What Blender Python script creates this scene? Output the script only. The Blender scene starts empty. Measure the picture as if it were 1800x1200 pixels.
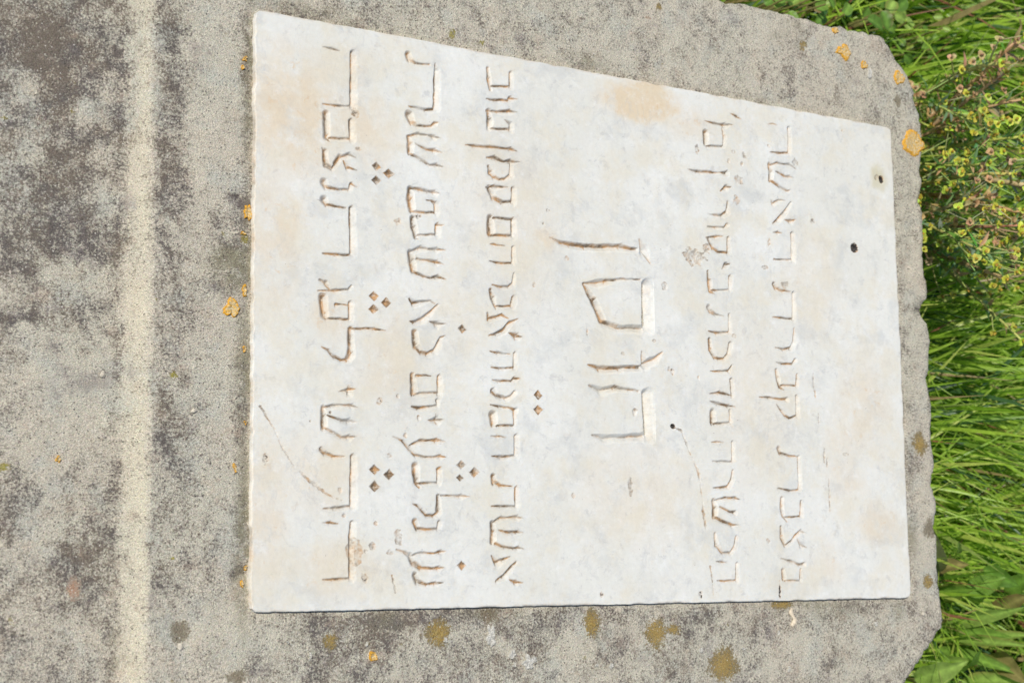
import bpy, bmesh, math, random
import numpy as np
from mathutils import Vector, Matrix, noise
from mathutils.geometry import delaunay_2d_cdt

S = bpy.context.scene
COL = S.collection
rnd = random.Random(7)
nr = np.random.RandomState(11)

# ------------------------------------------------------------------ camera
F_PX = 3092.505
CAM = np.array([-0.561201, 0.020488, 1.168150])
R = np.array([[0.8287890306, -0.0651348837, -0.5557573118],
              [-0.0123308864, 0.9908348511, -0.1345148585],
              [0.5594253230, 0.1183374194, 0.8203898849]])
cd = bpy.data.cameras.new('camera'); cam = bpy.data.objects.new('camera', cd); COL.objects.link(cam)
cd.sensor_width = 36.0; cd.lens = F_PX / 1800 * 36
cd.clip_start = 0.02; cd.clip_end = 200
M4 = Matrix([[*R[0], CAM[0]], [*R[1], CAM[1]], [*R[2], CAM[2]], [0, 0, 0, 1]])
cam.matrix_world = M4
cd.dof.use_dof = True; cd.dof.focus_distance = 1.40; cd.dof.aperture_fstop = 11
S.camera = cam

# ------------------------------------------------------------------ world + sun
SUN = Vector((-0.66, 0.30, 1.0)).normalized()
w = bpy.data.worlds.new('World'); S.world = w; w.use_nodes = True
wn = w.node_tree; wn.nodes.clear()
sky = wn.nodes.new('ShaderNodeTexSky'); sky.sky_type = 'NISHITA'; sky.sun_disc = False
sky.sun_elevation = math.asin(SUN.z); sky.sun_rotation = math.atan2(SUN.x, SUN.y)
bg = wn.nodes.new('ShaderNodeBackground'); bg.inputs[1].default_value = 0.10
wo = wn.nodes.new('ShaderNodeOutputWorld')
wn.links.new(sky.outputs[0], bg.inputs[0]); wn.links.new(bg.outputs[0], wo.inputs[0])
sl = bpy.data.lights.new('sun', 'SUN'); sl.energy = 3.7; sl.angle = math.radians(0.53); sl.color = (1, .955, .86)
so = bpy.data.objects.new('sun', sl); COL.objects.link(so)
so.rotation_euler = SUN.to_track_quat('Z', 'Y').to_euler()
S.view_settings.view_transform = 'Standard'; S.view_settings.look = 'None'
S.view_settings.exposure = 0.06; S.view_settings.gamma = 1; S.view_settings.use_curve_mapping = False

# ------------------------------------------------------------------ helpers
PLAQUE_T = 0.0035          # plaque stands this proud of the stone
ZS = -PLAQUE_T             # stone surface
ZL = -0.019                # lower part of the stone, this side of the moulding
GROUND = -0.27

def at(px, py, z=0.0):
    """a point of the photograph on the horizontal plane z"""
    px = np.asarray(px, float); py = np.asarray(py, float)
    c = np.stack([px - 900, -(py - 600), np.full_like(px, -F_PX)], -1)
    r = c @ R.T
    t = (z - CAM[2]) / r[..., 2]
    return CAM + r * t[..., None]

def mesh_np(name, verts, faces, mat=None, parent=None, smooth=True):
    """faces: list of tuples or an int array (n,k)"""
    me = bpy.data.meshes.new(name)
    verts = np.asarray(verts, np.float32)
    if isinstance(faces, np.ndarray):
        n, k = faces.shape
        loops = faces.astype(np.int32).ravel(); start = np.arange(n, dtype=np.int32) * k
    else:
        ln = np.array([len(f) for f in faces], np.int32)
        loops = np.fromiter((i for f in faces for i in f), np.int32, int(ln.sum()))
        start = np.concatenate([[0], np.cumsum(ln)[:-1]]).astype(np.int32); n = len(faces)
    me.vertices.add(len(verts)); me.vertices.foreach_set('co', verts.ravel())
    me.loops.add(len(loops)); me.loops.foreach_set('vertex_index', loops)
    me.polygons.add(n); me.polygons.foreach_set('loop_start', start)
    me.polygons.foreach_set('use_smooth', np.full(n, smooth))
    me.update(calc_edges=True); me.validate()
    if mat: me.materials.append(mat)
    o = bpy.data.objects.new(name, me); COL.objects.link(o)
    if parent: o.parent = parent
    return o

def attr(o, name, vals):
    a = o.data.attributes.new(name, 'FLOAT', 'POINT'); a.data.foreach_set('value', np.asarray(vals, np.float32))

def attrc(o, name, rgb):
    a = o.data.attributes.new(name, 'FLOAT_COLOR', 'POINT')
    rgb = np.asarray(rgb, np.float32); a.data.foreach_set('color', np.c_[rgb, np.ones(len(rgb))].astype(np.float32).ravel())

def tag(o, label=None, cat=None, group=None, kind=None):
    if label: o['label'] = label
    if cat: o['category'] = cat
    if group: o['group'] = group
    if kind: o['kind'] = kind
    return o

def empty(name, loc, label, cat, group=None):
    o = bpy.data.objects.new(name, None); COL.objects.link(o); o.location = loc
    o.empty_display_size = .02
    return tag(o, label, cat, group)

class NT:
    """small node-tree builder"""
    def __init__(s, name):
        s.m = bpy.data.materials.new(name); s.m.use_nodes = True; s.t = s.m.node_tree; s.t.nodes.clear()
        s.out = s.n('ShaderNodeOutputMaterial')
        s.co = s.n('ShaderNodeTexCoord').outputs['Object']
    def n(s, typ, **k):
        x = s.t.nodes.new(typ)
        for a, b in k.items(): setattr(x, a, b)
        return x
    def L(s, a, b): s.t.links.new(a, b)
    def put(s, sock, v):
        if isinstance(v, bpy.types.NodeSocket): s.L(v, sock)
        else: sock.default_value = v
    def noise(s, scale, detail=3, rough=.5, vec=None, dist=0, off=None, col=False):
        v = vec or s.co
        if off is not None:
            mp = s.n('ShaderNodeMapping'); s.L(v, mp.inputs[0]); mp.inputs['Location'].default_value = off; v = mp.outputs[0]
        x = s.n('ShaderNodeTexNoise'); s.L(v, x.inputs['Vector'])
        x.inputs['Scale'].default_value = scale; x.inputs['Detail'].default_value = detail
        x.inputs['Roughness'].default_value = rough; x.inputs['Distortion'].default_value = dist
        return x.outputs['Color' if col else 'Fac']
    def vor(s, scale, vec=None, feat='F1', out='Distance', rand=1):
        x = s.n('ShaderNodeTexVoronoi', feature=feat); s.L(vec or s.co, x.inputs['Vector'])
        x.inputs['Scale'].default_value = scale; x.inputs['Randomness'].default_value = rand
        return x.outputs[out]
    def ramp(s, v, a, b, c=0., d=1., smooth=True):
        x = s.n('ShaderNodeMapRange', interpolation_type='SMOOTHSTEP' if smooth else 'LINEAR')
        s.put(x.inputs[0], v)
        for i, q in enumerate((a, b, c, d)): x.inputs[i + 1].default_value = q
        return x.outputs[0]
    def math(s, op, a, b=0., c=None):
        x = s.n('ShaderNodeMath', operation=op); s.put(x.inputs[0], a); s.put(x.inputs[1], b)
        if c is not None: s.put(x.inputs[2], c)
        return x.outputs[0]
    def mix(s, f, a, b, blend='MIX'):
        x = s.n('ShaderNodeMix', data_type='RGBA', blend_type=blend)
        s.put(x.inputs[0], f)
        for i, q in ((6, a), (7, b)):
            if isinstance(q, tuple) and len(q) == 3: q = (*q, 1)
            s.put(x.inputs[i], q)
        return x.outputs[2]
    def at(s, name, out='Fac'):
        x = s.n('ShaderNodeAttribute', attribute_name=name); return x.outputs[out]
    def bump(s, h, strength=.5, dist=.001, normal=None):
        x = s.n('ShaderNodeBump'); x.inputs['Strength'].default_value = strength; x.inputs['Distance'].default_value = dist
        s.L(h, x.inputs['Height'])
        if normal: s.L(normal, x.inputs['Normal'])
        return x.outputs[0]
    def done(s, col, rough=.8, normal=None, sub=0, spec=.3, trans=None):
        p = s.n('ShaderNodeBsdfPrincipled')
        if isinstance(col, tuple): col = (*col, 1)
        s.put(p.inputs['Base Color'], col); s.put(p.inputs['Roughness'], rough)
        p.inputs['Specular IOR Level'].default_value = spec
        if normal: s.L(normal, p.inputs['Normal'])
        if sub:
            p.inputs['Subsurface Weight'].default_value = sub; p.inputs['Subsurface Radius'].default_value = (1, .8, .6)
            p.inputs['Subsurface Scale'].default_value = .0012
        sh = p.outputs[0]
        if trans:
            tr = s.n('ShaderNodeBsdfTranslucent'); s.put(tr.inputs[0], trans[1])
            ms = s.n('ShaderNodeMixShader'); ms.inputs[0].default_value = trans[0]
            s.L(sh, ms.inputs[1]); s.L(tr.outputs[0], ms.inputs[2]); sh = ms.outputs[0]
        s.L(sh, s.out.inputs['Surface'])
        return s.m
    def blobs(s, vec, lst):
        """soft union of ellipses (x, y, rx, ry, weight) in object space"""
        acc = None
        for (x, y, rx, ry, wt) in lst:
            mp = s.n('ShaderNodeMapping', vector_type='TEXTURE'); s.L(vec, mp.inputs[0])
            mp.inputs['Location'].default_value = (x, y, 0); mp.inputs['Scale'].default_value = (rx, ry, 1)
            sx = s.n('ShaderNodeVectorMath', operation='MULTIPLY'); s.L(mp.outputs[0], sx.inputs[0]); sx.inputs[1].default_value = (1, 1, 0)
            ln = s.n('ShaderNodeVectorMath', operation='LENGTH'); s.L(sx.outputs[0], ln.inputs[0])
            v = s.ramp(ln.outputs['Value'], 0.25, 1.15, wt, 0)
            acc = v if acc is None else s.math('MAXIMUM', acc, v)
        return acc

def pblob(lst, z=0.):
    o = []
    for (px, py, rx, ry, wt) in lst:
        c = at(px, py, z); a = at(px + rx, py, z); b = at(px, py + ry, z)
        o.append((c[0], c[1], float(np.linalg.norm(a - c)), float(np.linalg.norm(b - c)), wt))
    return o

# ------------------------------------------------------------------ materials
def mat_marble(engraved=False):
    t = NT('marble')
    wob = t.noise(45, 3, .6, col=True)
    vm = t.n('ShaderNodeVectorMath', operation='MULTIPLY_ADD'); t.L(wob, vm.inputs[0]); vm.inputs[1].default_value = (.024,) * 3
    sub_ = t.n('ShaderNodeVectorMath', operation='SUBTRACT'); t.L(t.co, sub_.inputs[0]); sub_.inputs[1].default_value = (.012,) * 3
    t.L(sub_.outputs[0], vm.inputs[2]); wv = vm.outputs[0]
    base = t.mix(t.ramp(t.noise(9, 4, .6), .35, .68), (.66, .65, .595), (.71, .705, .665))
    # bluish grey clouds and short veins
    g = t.math('MULTIPLY', t.ramp(t.noise(26, 6, .68, wv, off=(3, 1, 0)), .50, .68), .5)
    base = t.mix(g, base, (.50, .51, .50))
    g2 = t.math('MULTIPLY', t.ramp(t.noise(90, 6, .75, wv, off=(8, 5, 0)), .54, .68), .5)
    base = t.mix(g2, base, (.46, .46, .45))
    # warm weathering, patches given by place
    warm = t.blobs(wv, pblob([(520, 200, 110, 150, .85), (480, 430, 60, 170, .6), (600, 120, 60, 60, .35), (660, 240, 60, 70, .5), (1130, 178, 80, 42, 1.9), (640, 215, 60, 60, .7), (540, 250, 40, 60, .8), (500, 380, 50, 60, .8), (580, 560, 50, 60, .5),
        (1215, 215, 60, 40, .45), (470, 900, 50, 190, .55), (590, 1000, 120, 60, .45), (560, 830, 90, 90, .4), (690, 640, 80, 110, .45),
        (1120, 870, 130, 110, .35), (1520, 720, 60, 110, .5), (1545, 920, 45, 50, .6), (1480, 800, 40, 120, .35), (1430, 500, 60, 120, .3),
        (900, 380, 110, 200, .3), (1500, 850, 30, 40, .5), (1460, 990, 40, 50, .45), (800, 560, 90, 90, .2), (960, 420, 24, 30, .7), (1320, 700, 90, 200, .25)]))
    wn_ = t.math('MULTIPLY', warm, t.ramp(t.noise(38, 5, .65, off=(1, 9, 2)), .24, .60))
    base = t.mix(t.math('MULTIPLY', wn_, .95), base, (.655, .545, .395))
    speck = t.math('MULTIPLY', t.ramp(t.noise(120, 4, .6, wv, off=(4, 4, 4)), .60, .72), t.ramp(warm, .1, .7, .12, .6))
    base = t.mix(speck, base, (.62, .45, .27))
    vn = t.noise(13, 5, .62, wv, dist=1.2, off=(41, 2, 5)); ve = t.math('ABSOLUTE', t.math('SUBTRACT', vn, .5))
    base = t.mix(t.math('MULTIPLY', t.ramp(ve, 0, .022, .26, 0), t.ramp(t.noise(16, 2, off=(2, 33, 1)), .48, .62)), base, (.47, .475, .47))
    # white crystalline flecks
    base = t.mix(t.math('MULTIPLY', t.ramp(t.noise(75, 6, .75, off=(7, 2, 5)), .52, .72), .42), base, (.80, .80, .79))
    base = t.mix(t.math('MULTIPLY', t.ramp(t.noise(20, 5, .7, off=(21, 2, 5)), .46, .64), .45), base, (.66, .60, .47))
    gran = t.noise(260, 4, .7, off=(31, 2, 5)); gmm = t.ramp(gran, .3, .7, .96, 1.04, False)
    ccm = t.n('ShaderNodeCombineColor'); [t.L(gmm, ccm.inputs[i]) for i in range(3)]
    base = t.mix(1.0, base, ccm.outputs[0], 'MULTIPLY')
    # rust halo round the drilled hole
    halo = t.blobs(wv, pblob([(1545, 312, 17, 26, 1.0)]))
    base = t.mix(t.math('MULTIPLY', halo, .6), base, (.52, .47, .30))
    # grime lying in cuts, pits and cracks
    gr = t.at('grime')
    gn = t.ramp(t.noise(320, 4, .7), .30, .62, .55, 1.15)
    gcol = t.mix(t.ramp(t.noise(85, 3, .6, off=(2, 2, 9)), .40, .58), (.46, .28, .14), (.20, .14, .085))
    gf = t.n('ShaderNodeMath', operation='MULTIPLY', use_clamp=True); t.L(gr, gf.inputs[0]); t.L(gn, gf.inputs[1])
    base = t.mix(gf.outputs[0], base, gcol)
    base = t.mix(t.ramp(t.at('pit_black'), .15, .6), base, (.035, .03, .027))  # near-black colour inside the holes and some chips
    # pin-prick specks
    vp = t.vor(75, wv); base = t.mix(t.math('MULTIPLY', t.ramp(vp, .0, .05, 1, 0), t.ramp(t.noise(7, 2, off=(5, 5, 1)), .47, .56)), base, (.24, .20, .16))
    h = t.math('ADD', t.noise(220, 5, .7), t.math('MULTIPLY', t.noise(28, 3, .5), 1.2))
    nrm = t.bump(h, .38, .0008)
    return t.done(base, t.ramp(t.noise(40, 3), .3, .7, .48, .68), nrm, sub=.25, spec=.32)

def mat_stone(kind):
    t = NT('weathered_stone_' + kind)
    dk = t.at('dark')
    big = t.noise(26, 6, .72, dist=.5)
    mid = t.noise(110, 5, .72, off=(5, 2, 0))
    fin = t.noise(520, 3, .75, off=(1, 7, 3))
    grn = t.noise(1300, 2, .75, off=(9, 3, 2))
    def off(x, k): return t.math('MULTIPLY', t.math('SUBTRACT', x, .5), k)
    v = t.math('ADD', dk, off(big, 2.6)); v = t.math('ADD', v, off(mid, 2.4)); v = t.math('ADD', v, off(fin, 3.6))
    light = t.mix(t.ramp(t.noise(11, 3, .6, off=(2, 5, 2)), .4, .6), (.57, .53, .425), (.58, .525, .42))
    light = t.mix(t.ramp(t.noise(30, 4, .6, off=(12, 5, 2)), .50, .66, 0, .8), light, (.525, .51, .43))
    cr = t.ramp(t.math('ADD', t.at('cream'), t.math('ADD', off(mid, 1.5), off(fin, 1.5))), .25, .85)
    light = t.mix(t.math('MULTIPLY', cr, .85), light, (.64, .585, .45))
    dark = t.mix(t.ramp(t.noise(35, 3, .6, off=(6, 0, 1)), .4, .62), (.128, .110, .100), (.170, .138, .108))
    col = t.mix(t.ramp(v, .36, 1.30, 0, .96, False), light, dark)
    # olive-brown algal bloom and pinkish blush
    ol = t.math('MULTIPLY', t.at('olive'), t.ramp(t.noise(75, 4, .7, off=(3, 3, 3)), .35, .58))
    col = t.mix(t.math('MULTIPLY', ol, .8), col, (.27, .245, .165))
    pk = t.ramp(t.noise(48, 4, .65, off=(4, 8, 8)), .56, .70, 0, .38); col = t.mix(pk, col, (.48, .38, .29))
    col = t.mix(t.ramp(t.noise(33, 5, .7, off=(14, 18, 8)), .57, .70, 0, .45), col, (.24, .205, .20))
    yl = t.ramp(t.noise(62, 4, .7, off=(14, 1, 8)), .68, .75, 0, .6); col = t.mix(yl, col, (.31, .27, .08))
    brk = t.math('ADD', t.math('ADD', off(mid, 1.0), off(big, .5)), off(fin, .8))
    for nm, c1, c2, am in (('ochre', (.36, .245, .07), (.24, .19, .10), .92), ('brown', (.20, .16, .10), (.25, .215, .15), .8), ('pink', (.47, .28, .18), (.42, .33, .25), .8), ('yellow', (.36, .31, .05), (.27, .23, .09), .85)):
        fct = t.ramp(t.math('ADD', t.at(nm), brk), .36, .56, 0, am)
        col = t.mix(fct, col, t.mix(t.ramp(t.math('ADD', t.at(nm), off(fin, 1.6)), .5, .8), c2, c1))
    # sand grains: dark and pale salt-and-pepper
    gm = t.ramp(grn, .32, .68, .56, 1.36, False)
    cc = t.n('ShaderNodeCombineColor'); [t.L(gm, cc.inputs[i]) for i in range(3)]
    col = t.mix(1.0, col, cc.outputs[0], 'MULTIPLY')
    tint = t.noise(700, 1, .5, off=(3, 3, 3), col=True)
    col = t.mix(.10, col, t.mix(1.0, col, t.mix(1, tint, (2, 2, 2), 'MULTIPLY'), 'MULTIPLY'))
    vp = t.vor(420, out='Distance'); vc = t.vor(420, out='Color')
    sep = t.n('ShaderNodeSeparateColor'); t.L(vc, sep.inputs[0])
    pale = t.math('MULTIPLY', t.ramp(vp, .12, .32, 1, 0), t.ramp(sep.outputs[0], .82, .84))
    col = t.mix(t.math('MULTIPLY', pale, .75), col, (.70, .66, .58))
    pit = t.math('MULTIPLY', t.ramp(vp, .12, .35, 1, 0), t.ramp(sep.outputs[1], .80, .82))
    col = t.mix(t.math('MULTIPLY', pit, .75), col, (.08, .07, .06))
    h = t.math('ADD', t.math('MULTIPLY', grn, 1.0), t.math('MULTIPLY', fin, 1.5))
    h = t.math('ADD', h, t.math('MULTIPLY', mid, 1.8)); h = t.math('SUBTRACT', h, t.math('MULTIPLY', pit, .6))
    nrm = t.bump(h, .8, .0011)
    return t.done(col, .93, nrm, spec=.15)

def mat_lichen(name, c_in, c_rim, c_speck, mixf=.5, br=1.0):
    t = NT(name)
    rim = t.at('rim')
    n1 = t.noise(480, 3, .7); n2 = t.noise(900, 2, .6, off=(3, 1, 1))
    col = t.mix(t.ramp(n1, .40, .62), c_in, c_speck)
    col = t.mix(t.ramp(t.math('ADD', rim, t.math('MULTIPLY', t.math('SUBTRACT', n1, .5), .9)), .62, .88), col, c_rim)
    gm = t.ramp(n2, .3, .7, .72, 1.25, False); cc = t.n('ShaderNodeCombineColor'); [t.L(gm, cc.inputs[i]) for i in range(3)]
    col = t.mix(1.0, col, cc.outputs[0], 'MULTIPLY')
    return t.done(col, .92, t.bump(t.math('ADD', n1, n2), .9, .0012), spec=.1)

M = {
 'marble': mat_marble(),
 'stone': mat_stone('grey'),
 'orange': mat_lichen('orange_lichen', (.60, .49, .29), (.70, .37, .05), (.66, .40, .10)),
 'ochre': mat_lichen('ochre_lichen', (.285, .20, .075), (.25, .20, .11), (.22, .175, .10)),
 'olive': mat_lichen('olive_lichen', (.215, .18, .085), (.20, .165, .09), (.27, .22, .06)),
 'brown': mat_lichen('brown_lichen', (.20, .155, .10), (.19, .155, .10), (.16, .125, .085)),
 'pink': mat_lichen('pink_lichen', (.44, .25, .155), (.40, .29, .21), (.38, .27, .19)),
 'yellow': mat_lichen('yellow_lichen', (.40, .34, .05), (.33, .29, .08), (.24, .20, .08)),
 'white': mat_lichen('white_lichen', (.62, .60, .54), (.52, .50, .44), (.45, .43, .38)),
 'pale': mat_lichen('pale_lichen', (.40, .39, .33), (.40, .36, .30), (.44, .40, .33)),
}
def simple(name, col, rough=.8, nz=0, nscale=50, trans=None, spec=.3):
    t = NT(name); c = col
    if nz: c = t.mix(t.ramp(t.noise(nscale, 4, .6), .3, .7), tuple(x * (1 - nz) for x in col), tuple(min(1, x * (1 + nz)) for x in col))
    tr = None
    if trans: tr = (trans[0], (*trans[1], 1))
    return t.done(c, rough, t.bump(t.noise(nscale * 6, 3), .3, .0008), spec=spec, trans=tr)
M['pebble'] = simple('pebble', (.52, .47, .38), .8, .2, 300)
M['mortar'] = simple('pale_mortar', (.66, .56, .42), .85, .15, 400)
M['soil'] = simple('soil', (.045, .034, .022), .95, .5, 30)

def mat_leaf(name, tr=.35, rough=.45, spec=.35):
    """plant material: colour per vertex comes from the plant's own pigment"""
    t = NT(name)
    c = t.at('tint', 'Color')
    v = t.ramp(t.noise(160, 3, .6), .3, .7, .80, 1.2, False)
    cc = t.n('ShaderNodeCombineColor'); [t.L(v, cc.inputs[i]) for i in range(3)]
    col = t.mix(1.0, c, cc.outputs[0], 'MULTIPLY')
    tc = t.mix(1.0, col, (1.25, 1.45, .5), 'MULTIPLY')
    return t.done(col, rough, t.bump(t.noise(420, 2), .25, .0008), spec=spec, trans=(tr, tc))
M['leaf'] = mat_leaf('leaf'); M['grass'] = mat_leaf('grass_blade', .45, .38, .45); M['stem'] = mat_leaf('plant_stem', .08, .6, .25)

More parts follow.
